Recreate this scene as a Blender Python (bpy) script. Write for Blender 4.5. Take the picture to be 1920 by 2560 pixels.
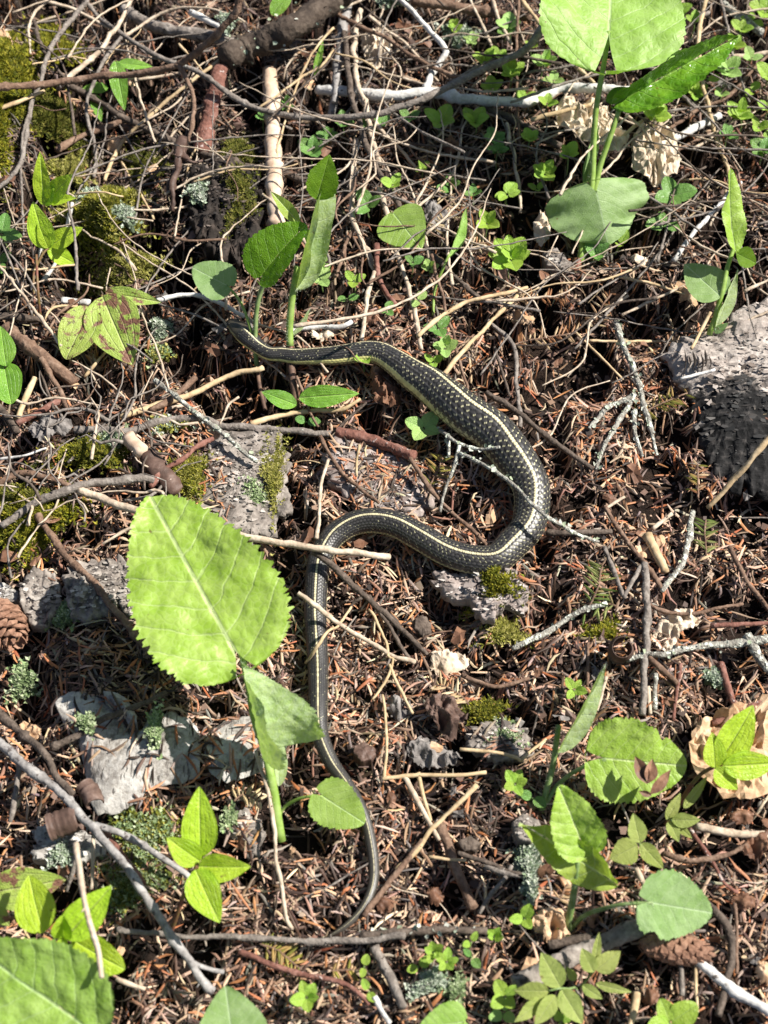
import bpy, math, random
import numpy as np
from mathutils import Vector, Matrix

random.seed(11)
rng = np.random.default_rng(11)
S = bpy.context.scene
for o in list(bpy.data.objects):
    bpy.data.objects.remove(o)
COL = S.collection

# ------------------------------------------------------------------ camera
PITCH = math.radians(57.0)
DIST = 0.85
TANV = math.tan(math.radians(20.0))
CAM = np.array([0.0, -DIST * math.cos(PITCH), DIST * math.sin(PITCH)])
FWD = np.array([0.0, math.cos(PITCH), -math.sin(PITCH)])
RGT = np.array([1.0, 0.0, 0.0])
UPV = np.array([0.0, math.sin(PITCH), math.cos(PITCH)])
cd = bpy.data.cameras.new('camera')
cam = bpy.data.objects.new('camera', cd)
COL.objects.link(cam)
cam.location = CAM
cam.rotation_euler = (math.pi / 2 - PITCH, 0, 0)
cd.sensor_fit = 'VERTICAL'
cd.sensor_height = 24.0
cd.lens = 12.0 / TANV
cd.clip_start = 0.02
cd.clip_end = 200
cd.dof.use_dof = True
cd.dof.focus_distance = 0.86
cd.dof.aperture_fstop = 7.0
S.camera = cam

# ------------------------------------------------------------------ sky, sun, exposure
SUN = np.array([0.66, 0.13, 0.76])
SUN = SUN / np.linalg.norm(SUN)
SUN_EL = math.asin(SUN[2])
SUN_AZ = math.atan2(SUN[0], SUN[1])
w = bpy.data.worlds.new('World')
S.world = w
w.use_nodes = True
nt = w.node_tree
nt.nodes.clear()
sky = nt.nodes.new('ShaderNodeTexSky')
sky.sky_type = 'NISHITA'
sky.sun_disc = False
sky.sun_elevation = SUN_EL
sky.sun_rotation = SUN_AZ
bg = nt.nodes.new('ShaderNodeBackground')
bg.inputs['Strength'].default_value = 0.05
wo = nt.nodes.new('ShaderNodeOutputWorld')
nt.links.new(sky.outputs[0], bg.inputs[0])
nt.links.new(bg.outputs[0], wo.inputs[0])
sl = bpy.data.lights.new('sun', 'SUN')
sl.energy = 5.0
sl.angle = math.radians(0.5)
sl.color = (1.0, 0.95, 0.87)
so = bpy.data.objects.new('sun', sl)
COL.objects.link(so)
so.location = SUN * 3
so.rotation_euler = Vector(-SUN).to_track_quat('-Z', 'Y').to_euler()
S.view_settings.view_transform = 'Standard'
S.view_settings.look = 'None'
S.view_settings.gamma = 1.0
S.view_settings.use_curve_mapping = False
S.view_settings.exposure = 1.05
S.cycles.max_bounces = 6
S.cycles.transparent_max_bounces = 4

# ------------------------------------------------------------------ where things stand
K = 700.0 / 1659.0
CROPS = {c: ((i % 3) * 610.0, (i // 3) * 620.0) for i, c in enumerate('ABCDEFGHIJKL')}

def ray(px, py):
    return FWD + RGT * ((px - 960) / 1280 * TANV) + UPV * ((1280 - py) / 1280 * TANV)

def flat(c, cx, cy):
    """ground position (soil level 0) seen at a spot of the photograph"""
    px, py = CROPS[c][0] + cx * K, CROPS[c][1] + cy * K
    d = ray(px, py)
    t = -CAM[2] / d[2]
    return CAM[0] + d[0] * t, CAM[1] + d[1] * t

def ccm(c, cx, cy):
    """photo-crop pixels per millimetre at that spot"""
    px, py = CROPS[c][0] + cx * K, CROPS[c][1] + cy * K
    d = ray(px, py)
    t = -CAM[2] / d[2]
    return (1280 / TANV / t) / K / 1000.0

_w = []
for lam, amp, n in ((0.30, 4.0, 4), (0.12, 3.0, 6), (0.05, 1.6, 8)):
    for _ in range(n):
        a = rng.uniform(0, 2 * math.pi)
        k = 2 * math.pi / (lam * rng.uniform(0.7, 1.3))
        _w.append((math.cos(a) * k, math.sin(a) * k, rng.uniform(0, 6.28), amp / 1000 / math.sqrt(n)))
# mounds (+) and hollows (-): crop, x, y, half sizes and height in mm
BUMPS = []
for c, x, y, rx, ry, h in (
    ('A', 90, 700, 30, 85, 30), ('A', 650, 1420, 24, 28, 20), ('A', 480, 1600, 22, 26, -16), ('D', 460, 120, 26, 22, -18),
    ('D', 640, 800, 34, 14, -9), ('H', 1230, 640, 17, 14, -24), ('F', 990, 400, 26, 24, -18), ('G', 190, 1270, 20, 14, -22),
    ('A', 1000, 900, 40, 30, -16), ('A', 620, 900, 30, 40, -14), ('B', 60, 520, 16, 40, -16), ('B', 1300, 900, 45, 40, -9), ('B', 420, 700, 30, 40, -10),
    ('C', 500, 900, 30, 30, 4), ('C', 1350, 700, 40, 34, -10), ('F', 1600, 170, 40, 22, -16), ('I', 560, 800, 20, 12, -9),
    ('A', 300, 1900, 60, 30, -4), ('E', 950, 1000, 18, 16, -7), ('D', 1150, 1350, 40, 30, 6), ('I', 250, 760, 14, 10, -14),
    ('J', 120, 1000, 22, 16, -10), ('B', 250, 150, 50, 30, -14), ('A', 500, 200, 60, 40, -12), ('G', 900, 1100, 40, 20, -4)):
    fx, fy = flat(c, x, y)
    BUMPS.append((fx, fy, rx / 1000, ry / 1000, h / 1000))

def sstep(a, b, x):
    t = np.clip((x - a) / (b - a), 0, 1)
    return t * t * (3 - 2 * t)

_perm = np.random.default_rng(3).permutation(1024)
_val = np.random.default_rng(4).uniform(-1, 1, 1024)
def vnoise(x, y):
    xi = np.floor(x).astype(int); yi = np.floor(y).astype(int); fx = x - xi; fy = y - yi
    fx = fx * fx * (3 - 2 * fx); fy = fy * fy * (3 - 2 * fy)
    h = lambda a, b: _val[_perm[(a + _perm[b & 1023]) & 1023]]
    return (h(xi, yi) * (1 - fx) + h(xi + 1, yi) * fx) * (1 - fy) + (h(xi, yi + 1) * (1 - fx) + h(xi + 1, yi + 1) * fx) * fy
def fbm(x, y, sc, oct_=4, gain=.55):
    z = 0; a = 1.0
    for i in range(oct_):
        z = z + a * vnoise(x * sc + 17.3 * i, y * sc + 9.1 * i); a *= gain; sc *= 2.03
    return z

def g(x, y):
    x = np.asarray(x, float); y = np.asarray(y, float)
    z = np.zeros(np.broadcast(x, y).shape)
    for kx, ky, ph, am in _w:
        z = z + am * np.sin(kx * x + ky * y + ph)
    for bx, by, rx, ry, h in BUMPS:
        z = z + h * np.exp(-((x - bx) / rx) ** 2 - ((y - by) / ry) ** 2)
    far = np.clip((np.hypot(x, y) - 0.9) / 4, 0, 1)
    return z * (1 - far)

def gp(x, y):
    """the soil itself: the smooth lie of the ground plus crumbly relief and pits between the litter"""
    x = np.asarray(x, float); y = np.asarray(y, float)
    a = np.interp(y, [-.3, .02, .14, .3], [9, 11, 21, 23]) + 12 * np.exp(-((x + .17) / .12) ** 2 - ((y - .26) / .16) ** 2)
    pit = sstep(.16, .50, fbm(x + .3, y, 30, 3) + np.interp(y, [-.3, .04, .14], [-.16, -.10, .03]) + .22 * np.exp(-((x + .17) / .12) ** 2 - ((y - .26) / .14) ** 2))
    far = np.clip((np.hypot(x, y) - 0.9) / 2, 0, 1)
    return g(x, y) + (-1.6 - a * pit + 3.0 * fbm(x, y, 46, 3) * (1 - pit)) / 1000 * (1 - far)

def P(c, cx, cy, dz=0.0):
    """the point dz millimetres above the soil seen at a spot of the photograph"""
    px, py = CROPS[c][0] + cx * K, CROPS[c][1] + cy * K
    d = ray(px, py)
    z = dz / 1000
    for _ in range(14):
        t = (z - CAM[2]) / d[2]
        x, y = CAM[0] + d[0] * t, CAM[1] + d[1] * t
        z = 0.4 * z + 0.6 * (float(g(x, y)) + dz / 1000)
    t = (z - CAM[2]) / d[2]
    return CAM + d * t

def pts(c, s, dz):
    """'x,y x,y,dz ...' -> world points; dz=(a,b) is spread over points that give none"""
    q = [tuple(float(v) for v in t.split(',')) for t in s.split()]
    n = len(q)
    out = []
    for i, t in enumerate(q):
        f = i / max(1, n - 1)
        z = t[2] if len(t) > 2 else dz[0] + (dz[1] - dz[0]) * f
        out.append(P(c, t[0], t[1], z))
    return np.array(out)

# ------------------------------------------------------------------ objects
def tag(o, label=None, cat=None, group=None, kind=None):
    if label: o['label'] = label
    if cat: o['category'] = cat
    if group: o['group'] = group
    if kind: o['kind'] = kind
    return o

def thing(name, loc, label, cat, group=None):
    o = bpy.data.objects.new(name, None)
    o.empty_display_size = 0.01
    COL.objects.link(o)
    o.location = loc
    return tag(o, label, cat, group)

def mesh(name, V, F, smooth=True, uv=None, uv2=None, col=None):
    me = bpy.data.meshes.new(name)
    if isinstance(F, np.ndarray):
        n, k = F.shape
        me.vertices.add(len(V)); me.vertices.foreach_set('co', np.ascontiguousarray(V, np.float32).ravel())
        me.loops.add(n * k); me.loops.foreach_set('vertex_index', F.astype(np.int32).ravel())
        me.polygons.add(n); me.polygons.foreach_set('loop_start', np.arange(0, n * k, k, dtype=np.int32))
        me.update(calc_edges=True)
    else:
        me.from_pydata([tuple(v) for v in V], [], [tuple(f) for f in F])
        me.update()
    if smooth:
        me.polygons.foreach_set('use_smooth', np.ones(len(me.polygons), bool))
    if uv is not None:
        li = np.empty(len(me.loops), np.int32); me.loops.foreach_get('vertex_index', li)
        for nm, u in (('UVMap', uv), ('Across', uv2)):
            if u is None: continue
            l = me.uv_layers.new(name=nm)
            l.data.foreach_set('uv', np.asarray(u, np.float32)[li].ravel())
    if col is not None:
        ca = me.color_attributes.new('Col', 'FLOAT_COLOR', 'POINT')
        c4 = np.ones((len(V), 4), np.float32); c4[:, :3] = col
        ca.data.foreach_set('color', c4.ravel())
    return me

def link(name, me, mat, parent=None, origin=None):
    o = bpy.data.objects.new(name, me)
    COL.objects.link(o)
    if mat and not me.materials: me.materials.append(mat)
    if parent: o.parent = parent
    if origin is not None: o.location = origin
    return o

def obj(name, V, F, mat, parent=None, smooth=True, base=None, **kw):
    """world-space shape -> object; parts sit in their parent's frame, things stand at `base`"""
    V = np.asarray(V, float)
    if parent is not None:
        q = parent; off = np.zeros(3)
        while q is not None:
            off += np.array(q.location); q = q.parent
        return link(name, mesh(name, V - off, F, smooth, **kw), mat, parent)
    if base is None:
        base = V.mean(0)
    return link(name, mesh(name, V - base, F, smooth, **kw), mat, None, base)

class Acc:
    """collects shapes of one object"""
    def __init__(s): s.V = []; s.F = []; s.C = []; s.n = 0
    def add(s, V, F, col=None):
        V = np.asarray(V, float)
        s.V.append(V); s.F.extend([tuple(i + s.n for i in f) for f in F]); s.n += len(V)
        if col is not None: s.C.append(np.broadcast_to(np.asarray(col, float), (len(V), 3)))
    def get(s): return np.concatenate(s.V), s.F
    def col(s): return np.concatenate(s.C)

# ------------------------------------------------------------------ shapes
def catmull(p, n):
    p = np.asarray(p, float)
    if len(p) == 2:
        t = np.linspace(0, 1, n)[:, None]
        return p[0] * (1 - t) + p[1] * t
    q = np.vstack([2 * p[0] - p[1], p, 2 * p[-1] - p[-2]])
    seg = np.linalg.norm(np.diff(p[:, :3], axis=0), axis=1)
    acc = np.concatenate([[0], np.cumsum(seg)])
    s = np.linspace(0, acc[-1], n)
    i = np.clip(np.searchsorted(acc, s, side='right') - 1, 0, len(p) - 2)
    t = ((s - acc[i]) / np.maximum(seg[i], 1e-9))[:, None]
    a, b, c, d = q[i], q[i + 1], q[i + 2], q[i + 3]
    return 0.5 * (2 * b + (c - a) * t + (2 * a - 5 * b + 4 * c - d) * t ** 2 + (3 * b - a - 3 * c + d) * t ** 3)

def frames(p, up=(0, 0, 1)):
    T = np.gradient(p, axis=0); T /= np.linalg.norm(T, axis=1)[:, None] + 1e-12
    N = np.empty_like(T)
    u = np.array(up, float)
    if abs(T[0] @ u) > 0.95: u = np.array([0.3, 1, 0])
    n = u - (u @ T[0]) * T[0]; n /= np.linalg.norm(n); N[0] = n
    for i in range(1, len(p)):
        n = n - (n @ T[i]) * T[i]; n /= np.linalg.norm(n) + 1e-12; N[i] = n
    return T, N, np.cross(T, N)

def tube(p, r, sides=8, flat_=1.0, rough=0.0, seed=0, up=(0, 0, 1)):
    """p: centre line, r: radii (same length)"""
    R = np.random.default_rng(seed)
    T, N, B = frames(p, up)
    m = len(p)
    a = np.linspace(0, 2 * math.pi, sides, endpoint=False)
    rr = np.asarray(r, float)[:, None] * np.ones((1, sides))
    if rough:
        ph = R.uniform(0, 6.28, 4); fr = R.uniform(0.3, 1.1, 4)
        i = np.arange(m)[:, None]
        wob = sum(np.sin(fr[k] * i + ph[k] + (k % 3) * a[None, :]) for k in range(4)) / 4
        rr = rr * (1 + rough * wob + rough * 0.6 * R.normal(size=(m, sides)) * 0.5)
    V = p[:, None, :] + rr[:, :, None] * (np.cos(a)[None, :, None] * N[:, None, :] * flat_ + np.sin(a)[None, :, None] * B[:, None, :])
    V = V.reshape(-1, 3)
    F = []
    for i in range(m - 1):
        for k in range(sides):
            k2 = (k + 1) % sides
            F.append((i * sides + k, i * sides + k2, (i + 1) * sides + k2, (i + 1) * sides + k))
    V = np.vstack([V, p[0] - T[0] * r[0] * 0.2, p[-1] + T[-1] * r[-1] * 0.3])
    for k in range(sides):
        k2 = (k + 1) % sides
        F.append((m * sides, k2, k)); F.append((m * sides + 1, (m - 1) * sides + k, (m - 1) * sides + k2))
    return V, F

TOPS = {}
def slab(poly, top, seed=0, rings=16, ang=96, edge=3.0, rough=2.0, lift=0.0, dome=0.12, ragged=1.0, key=None, grain=0.0):
    """a bark plate or stone: outline on the ground (world xy), top height above soil in mm"""
    poly = np.asarray(poly)[:, :2]
    c = poly.mean(0)
    q = np.vstack([poly, poly[:1]])
    d = np.linalg.norm(np.diff(q, axis=0), axis=1); acc = np.concatenate([[0], np.cumsum(d)])
    s = np.linspace(0, acc[-1], ang, endpoint=False)
    b = np.stack([np.interp(s, acc, q[:, 0]), np.interp(s, acc, q[:, 1])], 1)
    size = math.sqrt(acc[-1] ** 2 / 16)
    rr = 1 + ragged * .09 * fbm(b[:, 0] + seed, b[:, 1], 260, 3) + ragged * .05 * fbm(b[:, 0], b[:, 1] + seed, 900, 2)
    b = c + (b - c) * rr[:, None]
    rs = np.concatenate([np.linspace(0.0, 0.95, rings), [1.0, 1.005, 0.985, 0.93]])
    zf = np.concatenate([1 - dome * np.linspace(0.0, 0.95, rings) ** 3, [(1 - dome) * 0.93, 0.6 * (1 - dome), 0.12, -0.15]])
    base = float(np.mean(g(np.append(b[:, 0], c[0]), np.append(b[:, 1], c[1]))))
    V = []
    for i, (r_, z_) in enumerate(zip(rs, zf)):
        xy = c + (b - c) * r_
        gz = 0.2 * g(xy[:, 0], xy[:, 1]) + 0.8 * base
        n = fbm(xy[:, 0] + seed * 3.1, xy[:, 1], 70, 5, .52)
        if grain: n = n + grain * (1 - np.abs(fbm(xy[:, 0] * 1.0 + seed, xy[:, 1] * .28, 160, 3)) * 2)
        zz = lift / 1000 + (top - lift) / 1000 * z_ + n * rough / 1000 * (z_ > 0.2)
        V.append(np.column_stack([xy, gz + zz]))
    if key is not None: TOPS[key] = np.vstack(V[:rings])
    V = np.vstack(V)
    F = []
    m = len(rs)
    for i in range(m - 1):
        for k in range(ang):
            k2 = (k + 1) % ang
            F.append((i * ang + k, (i + 1) * ang + k, (i + 1) * ang + k2, i * ang + k2))
    return V, F

# ---- leaves: two half blades either side of the midrib
def leaf_profile(kind, W, x, b):
    """half width and inner (sinus) edge at position x in -b..1 along the midrib"""
    t = np.clip((x + b) / (1 + b), 0, 1)
    if kind == 'bheart':
        w_ = W * np.sin(math.pi * t ** 0.62) ** 0.60
    elif kind == 'flare':
        w_ = W * np.sin(math.pi * t ** 0.42) ** 1.0
    elif kind == 'heart':
        w_ = W * np.sin(math.pi * t ** 0.62) ** 0.72 * (1 - 0.10 * t)
    elif kind == 'round':
        w_ = W * np.sqrt(np.clip(1 - (2 * t - 1) ** 2, 0, 1)) ** 0.95
    elif kind == 'ovate':
        w_ = W * np.sin(math.pi * t ** 0.72) ** 0.85
    elif kind == 'blunt':
        w_ = W * np.sin(math.pi * t ** 0.80) ** 0.60
    else:  # lance
        w_ = W * np.sin(math.pi * t ** 0.85) ** 1.15
    s_ = np.where(x < 0, np.minimum(0.9 * w_, W * 0.15 * np.clip(-x / max(b, 1e-3), 0, 1) ** 1.5), 0.0)
    return w_, s_

def leaf_shape(kind='ovate', W=0.4, b=0.0, nx=30, nv=8, teeth=0, tamp=0.04, foldL=8, foldR=8, roll=0.0, curl=0.0,
               wave=0.012, pucker=0.006, seed=0, notch=None, vn=6.0):
    """unit leaf: base at origin, tip near +x, upper side +z. returns V,F,uv,uv2"""
    R = np.random.default_rng(seed)
    i = np.linspace(0, math.pi, nx)
    x = -b + (1 + b) * (1 - np.cos(i)) / 2 if not teeth else -b + (1 + b) * (0.6 * (1 - np.cos(i)) / 2 + 0.4 * i / math.pi)
    w_, s_ = leaf_profile(kind, W, x, b)
    V, F, U, U2 = [], [], [], []
    v = np.linspace(0, 1, nv) ** 0.85
    ph = R.uniform(0, 6.28, 8)
    n0 = 0
    for sgn, fold in ((1, foldL), (-1, foldR)):
        ww = w_.copy()
        if teeth:
            tt = (np.linspace(0, 1, nx) * teeth + R.uniform()) % 1.0
            ww = ww * (1 + tamp * (1 - tt) * 2 - tamp + tamp * 0.5 * R.normal(size=nx)) + 0.0
        ww *= 1 + 0.02 * np.sin(5 * x + ph[0] + sgn)
        if notch and notch[0] == sgn:
            ww *= 1 - notch[3] * np.exp(-((x - notch[1]) / notch[2]) ** 2)
        y = s_[:, None] + v[None, :] * np.maximum(ww - s_, 0)[:, None]
        xx = x[:, None] * np.ones((1, nv))
        if teeth: xx = xx + 0.5 * tamp * (((np.linspace(0, 1, nx) * teeth) % 1.0) - 0.5)[:, None] * v[None, :] ** 4 * W
        z = wave * np.sin(7 * xx + ph[1] + sgn * 1.3) * v[None, :] ** 2 + wave * 0.6 * np.sin(15 * xx + ph[2]) * v[None, :] ** 2
        if pucker:
            sv = (xx - 0.50 * y - 0.55 * y * y) * vn + .5
            rid = np.abs(np.mod(sv, 1.0) - .5) * 2
            soft = (y / max(W, .01)).clip(0, 1)
            z = z + pucker * (np.sqrt(1.02 - rid ** 2) - .6) * soft ** .5
            z = z + pucker * .9 * fbm(xx + seed, y * sgn, 9, 3)
        # cross-section: fold at the midrib, then roll towards the edge
        f = math.radians(fold)
        if abs(roll) > 1e-4:
            rho = roll * y / max(W, 1e-3)
            a = f + rho
            Y = (np.sin(a) - math.sin(f)) / (roll / W); Z = (math.cos(f) - np.cos(a)) / (roll / W)
            ny, nz = -np.sin(a), np.cos(a)
        else:
            Y = y * math.cos(f); Z = y * math.sin(f); ny, nz = -math.sin(f), math.cos(f)
        Y = Y + z * ny; Z = Z + z * nz
        if abs(curl) > 1e-4:
            a = curl * xx
            X = np.sin(a) / curl + Z * np.sin(a); Zc = -(1 - np.cos(a)) / curl + Z * np.cos(a)
        else:
            X, Zc = xx, Z
        V.append(np.stack([X, sgn * Y, Zc], -1).reshape(-1, 3))
        U.append(np.stack([xx, sgn * y], -1).reshape(-1, 2)); U2.append(np.stack([xx, sgn * v[None, :] * np.ones((nx, 1))], -1).reshape(-1, 2))
        for a_ in range(nx - 1):
            for c_ in range(nv - 1):
                q = (n0 + a_ * nv + c_, n0 + (a_ + 1) * nv + c_, n0 + (a_ + 1) * nv + c_ + 1, n0 + a_ * nv + c_ + 1)
                F.append(q if sgn > 0 else q[::-1])
        n0 += nx * nv
    return np.vstack(V), F, np.vstack(U), np.vstack(U2)

CAMDIR = -FWD
def place_leaf(V, base, tip, face, curl=0.0):
    base = np.asarray(base, float); tip = np.asarray(tip, float)
    lt = np.array([math.sin(curl) / curl, 0, -(1 - math.cos(curl)) / curl]) if abs(curl) > 1e-4 else np.array([1.0, 0, 0])
    L = np.linalg.norm(tip - base) / np.linalg.norm(lt)
    ax = (tip - base) / np.linalg.norm(tip - base)
    n = np.asarray(face, float); n = n - (n @ ax) * ax; n /= np.linalg.norm(n)
    yv = np.cross(n, ax)
    lx = lt / np.linalg.norm(lt); ln = np.array([-lx[2], 0, lx[0]])
    M = np.outer(ax, lx) + np.outer(n, ln) + np.outer(yv, [0, 1, 0])
    return base + L * (V @ M.T)

# ------------------------------------------------------------------ materials
class N:
    """tiny node helper"""
    def __init__(s, name):
        s.m = bpy.data.materials.new(name); s.m.use_nodes = True
        s.t = s.m.node_tree; s.t.nodes.clear()
        s.out = s.t.nodes.new('ShaderNodeOutputMaterial')
    def n(s, typ, **kw):
        x = s.t.nodes.new('ShaderNode' + typ)
        for k, v in kw.items(): setattr(x, k, v)
        return x
    def l(s, a, b): s.t.links.new(a, b)
    def put(s, sock, v):
        if hasattr(v, 'links'): s.l(v, sock)
        elif isinstance(v, (tuple, list)) and len(v) == 3 and sock.type == 'RGBA': sock.default_value = (*v, 1)
        else: sock.default_value = v
    def math(s, op, a, b=0.0, c=None):
        x = s.n('Math', operation=op); s.put(x.inputs[0], a); s.put(x.inputs[1], b)
        if c is not None: s.put(x.inputs[2], c)
        return x.outputs[0]
    def ss(s, a, b, v):
        x = s.n('MapRange', interpolation_type='SMOOTHSTEP'); s.put(x.inputs[0], v); s.put(x.inputs[1], a); s.put(x.inputs[2], b)
        return x.outputs[0]
    def mix(s, f, a, b, mode='MIX'):
        x = s.n('Mix', data_type='RGBA', blend_type=mode); s.put(x.inputs[0], f); s.put(x.inputs[6], a); s.put(x.inputs[7], b)
        return x.outputs[2]
    def noise(s, vec, scale, detail=4, rough=0.55, dist=0.0):
        x = s.n('TexNoise'); s.l(vec, x.inputs['Vector']); x.inputs['Scale'].default_value = scale
        x.inputs['Detail'].default_value = detail; x.inputs['Roughness'].default_value = rough; x.inputs['Distortion'].default_value = dist
        return x.outputs['Fac']
    def vor(s, vec, scale, feature='F1'):
        x = s.n('TexVoronoi', feature=feature); s.l(vec, x.inputs['Vector']); x.inputs['Scale'].default_value = scale
        return x.outputs['Distance']
    def ramp(s, f, stops):
        x = s.n('ValToRGB'); e = x.color_ramp.elements
        while len(e) < len(stops): e.new(0.5)
        for q, (p_, c_) in zip(e, stops): q.position = p_; q.color = (*c_, 1)
        s.l(f, x.inputs[0]); return x.outputs[0]
    def coords(s, kind='Object', rnd=True):
        tc = s.n('TexCoord').outputs[kind]
        if not rnd: return tc
        oi = s.n('ObjectInfo').outputs['Random']
        v = s.n('VectorMath', operation='ADD'); s.l(tc, v.inputs[0])
        cb = s.n('CombineXYZ'); k = s.math('MULTIPLY', oi, 3.0); s.l(k, cb.inputs[0]); s.l(k, cb.inputs[1])
        s.l(cb.outputs[0], v.inputs[1]); return v.outputs[0]
    def bump(s, h, strength=0.5, dist=0.001):
        x = s.n('Bump'); s.l(h, x.inputs['Height']); x.inputs['Strength'].default_value = strength; x.inputs['Distance'].default_value = dist
        return x.outputs[0]
    def pbr(s, col, rough=0.8, nrm=None, spec=0.3):
        p = s.n('BsdfPrincipled'); s.put(p.inputs['Base Color'], col); s.put(p.inputs['Roughness'], rough)
        p.inputs['Specular IOR Level'].default_value = spec
        if nrm is not None: s.l(nrm, p.inputs['Normal'])
        return p
    def done(s, sh):
        s.l(sh, s.out.inputs[0]); return s.m

def bark_mat(name, stops, scale=160, spots=None, spot_amt=0.62, bump=0.7, rough=0.85, spot_scale=220, stretch=None):
    m = N(name); v = m.coords()
    f = m.noise(v, scale, 5, 0.65, 0.4)
    f2 = m.noise(v, scale * 4.2, 4, 0.6)
    mixf = m.math('ADD', m.math('MULTIPLY', f, 0.72), m.math('MULTIPLY', f2, 0.28))
    c = m.ramp(mixf, [(0.30 + 0.4 * i / (len(stops) - 1), s_) for i, s_ in enumerate(stops)])
    h = m.math('ADD', mixf, m.math('MULTIPLY', m.vor(v, scale * 3), 0.5))
    if spots is not None:
        k = m.ss(spot_amt, spot_amt + 0.08, m.noise(v, spot_scale, 3, 0.6))
        c = m.mix(k, c, spots); h = m.math('ADD', h, m.math('MULTIPLY', k, 0.4))
    p = m.pbr(c, rough, m.bump(h, bump, 0.0012), 0.25)
    return m.done(p.outputs[0])

def col_mat(name, trans=0.0, rough=0.75, spec=0.25, nscale=900, var=0.35):
    """colour comes with each piece of the mesh"""
    m = N(name)
    a = m.n('Attribute', attribute_name='Col').outputs['Color']
    v = m.n('TexCoord').outputs['Object']
    f = m.noise(v, nscale, 3)
    c = m.mix(m.math('MULTIPLY', m.ss(0.35, 0.7, f), var), a, m.mix(1.0, a, (0.45, 0.42, 0.42), 'MULTIPLY'))
    p = m.pbr(c, rough, None, spec)
    if not trans: return m.done(p.outputs[0])
    t = m.n('BsdfTranslucent'); m.l(c, t.inputs[0])
    x = m.n('MixShader'); x.inputs[0].default_value = trans
    m.l(p.outputs[0], x.inputs[1]); m.l(t.outputs[0], x.inputs[2]); return m.done(x.outputs[0])

def leaf_mat(name, dark, light, vein, rough=0.5, trans=0.35, tcol=None, veins='pinnate', nv=9.0, spots=None, spec=0.35, bump=0.6, bloom=0.0, net=26, vamt=0.5):
    m = N(name)
    uv = m.n('UVMap', uv_map='UVMap').outputs[0]
    uv2 = m.n('UVMap', uv_map='Across').outputs[0]
    ob = m.coords()
    nz = m.noise(uv, 5.0, 3)
    sp = m.n('SeparateXYZ'); m.l(uv, sp.inputs[0])
    x, y = sp.outputs[0], m.math('ABSOLUTE', sp.outputs[1])
    mid = m.math('SUBTRACT', 1.0, m.ss(0.006, 0.017, y))
    if veins == 'pinnate':
        s = m.math('MULTIPLY', m.math('SUBTRACT', x, m.math('ADD', m.math('MULTIPLY', y, 0.50), m.math('MULTIPLY', m.math('MULTIPLY', y, y), 0.55))), nv)
        s = m.math('ADD', s, m.math('MULTIPLY', m.math('SUBTRACT', nz, .5), 0.5))
        wd = 0.055
    else:
        sp2 = m.n('SeparateXYZ'); m.l(uv2, sp2.inputs[0])
        s = m.math('MULTIPLY', m.math('ABSOLUTE', sp2.outputs[1]), nv * 0.42); s = m.math('ADD', s, 0.5)
        wd = 0.11
    d = m.math('ABSOLUTE', m.math('SUBTRACT', m.math('FRACT', s), 0.5))
    lat = m.math('SUBTRACT', 1.0, m.ss(wd * 0.2, wd, d))
    dv = m.n('VectorMath', operation='ADD'); m.l(uv, dv.inputs[0])
    nx_ = m.n('TexNoise'); m.l(uv, nx_.inputs['Vector']); nx_.inputs['Scale'].default_value = 14
    sc = m.n('VectorMath', operation='SCALE'); m.l(nx_.outputs['Color'], sc.inputs[0]); sc.inputs['Scale'].default_value = 0.05
    m.l(sc.outputs[0], dv.inputs[1])
    ve = m.vor(dv.outputs[0], net, 'DISTANCE_TO_EDGE')
    netm = m.math('SUBTRACT', 1.0, m.ss(0.0, 0.10, ve))
    c = m.mix(m.ss(0.3, 0.7, m.noise(ob, 90, 4)), dark, light)
    rnd = m.n('ObjectInfo').outputs['Random']
    hs = m.n('HueSaturation'); m.put(hs.inputs['Hue'], m.math('ADD', 0.49, m.math('MULTIPLY', rnd, 0.02)))
    m.put(hs.inputs['Value'], m.math('ADD', 0.9, m.math('MULTIPLY', rnd, 0.2))); m.l(c, hs.inputs['Color'])
    c = hs.outputs[0]
    c = m.mix(m.math('MULTIPLY', netm, 0.18 * vamt * 2), c, vein)
    c = m.mix(m.math('MULTIPLY', lat, vamt * 0.8), c, vein)
    c = m.mix(m.math('MULTIPLY', mid, 0.75), c, vein)
    # uneven leaf tissue and a few specks
    c = m.mix(m.math('MULTIPLY', m.ss(.42, .68, m.noise(uv, 3.2, 4, .6, .5)), .16), c, m.mix(1.0, c, (.72, .86, .62), 'MULTIPLY'))
    c = m.mix(m.math('MULTIPLY', m.ss(.735, .76, m.noise(ob, 150, 2, .5)), .7), c, (.16, .10, .03))
    if bloom:
        c = m.mix(m.math('MULTIPLY', m.ss(0.35, 0.65, m.noise(ob, 420, 4, 0.7)), bloom), c, (0.5, 0.6, 0.45))
    if spots is not None:
        q = m.noise(ob, 75, 5, 0.62, 0.6)
        k = m.ss(0.53, 0.60, q); k2 = m.ss(0.62, 0.67, m.noise(ob, 260, 3, 0.6))
        c = m.mix(k, c, spots); c = m.mix(m.math('MULTIPLY', k2, 0.85), c, (0.07, 0.02, 0.02))
    h = m.math('ADD', m.math('MULTIPLY', ve, .8), m.math('MULTIPLY', lat, -0.5))
    h = m.math('ADD', h, m.math('MULTIPLY', mid, -0.5))
    nr = m.bump(h, bump, 0.0011)
    p = m.pbr(c, rough, nr, spec)
    t = m.n('BsdfTranslucent')
    tc = m.mix(1.0, c, tcol or (1.15, 1.25, 0.5), 'MULTIPLY'); m.l(tc, t.inputs[0]); m.l(nr, t.inputs[1])
    xs = m.n('MixShader'); xs.inputs[0].default_value = trans
    m.l(p.outputs[0], xs.inputs[1]); m.l(t.outputs[0], xs.inputs[2])
    return m.done(xs.outputs[0])

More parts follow.
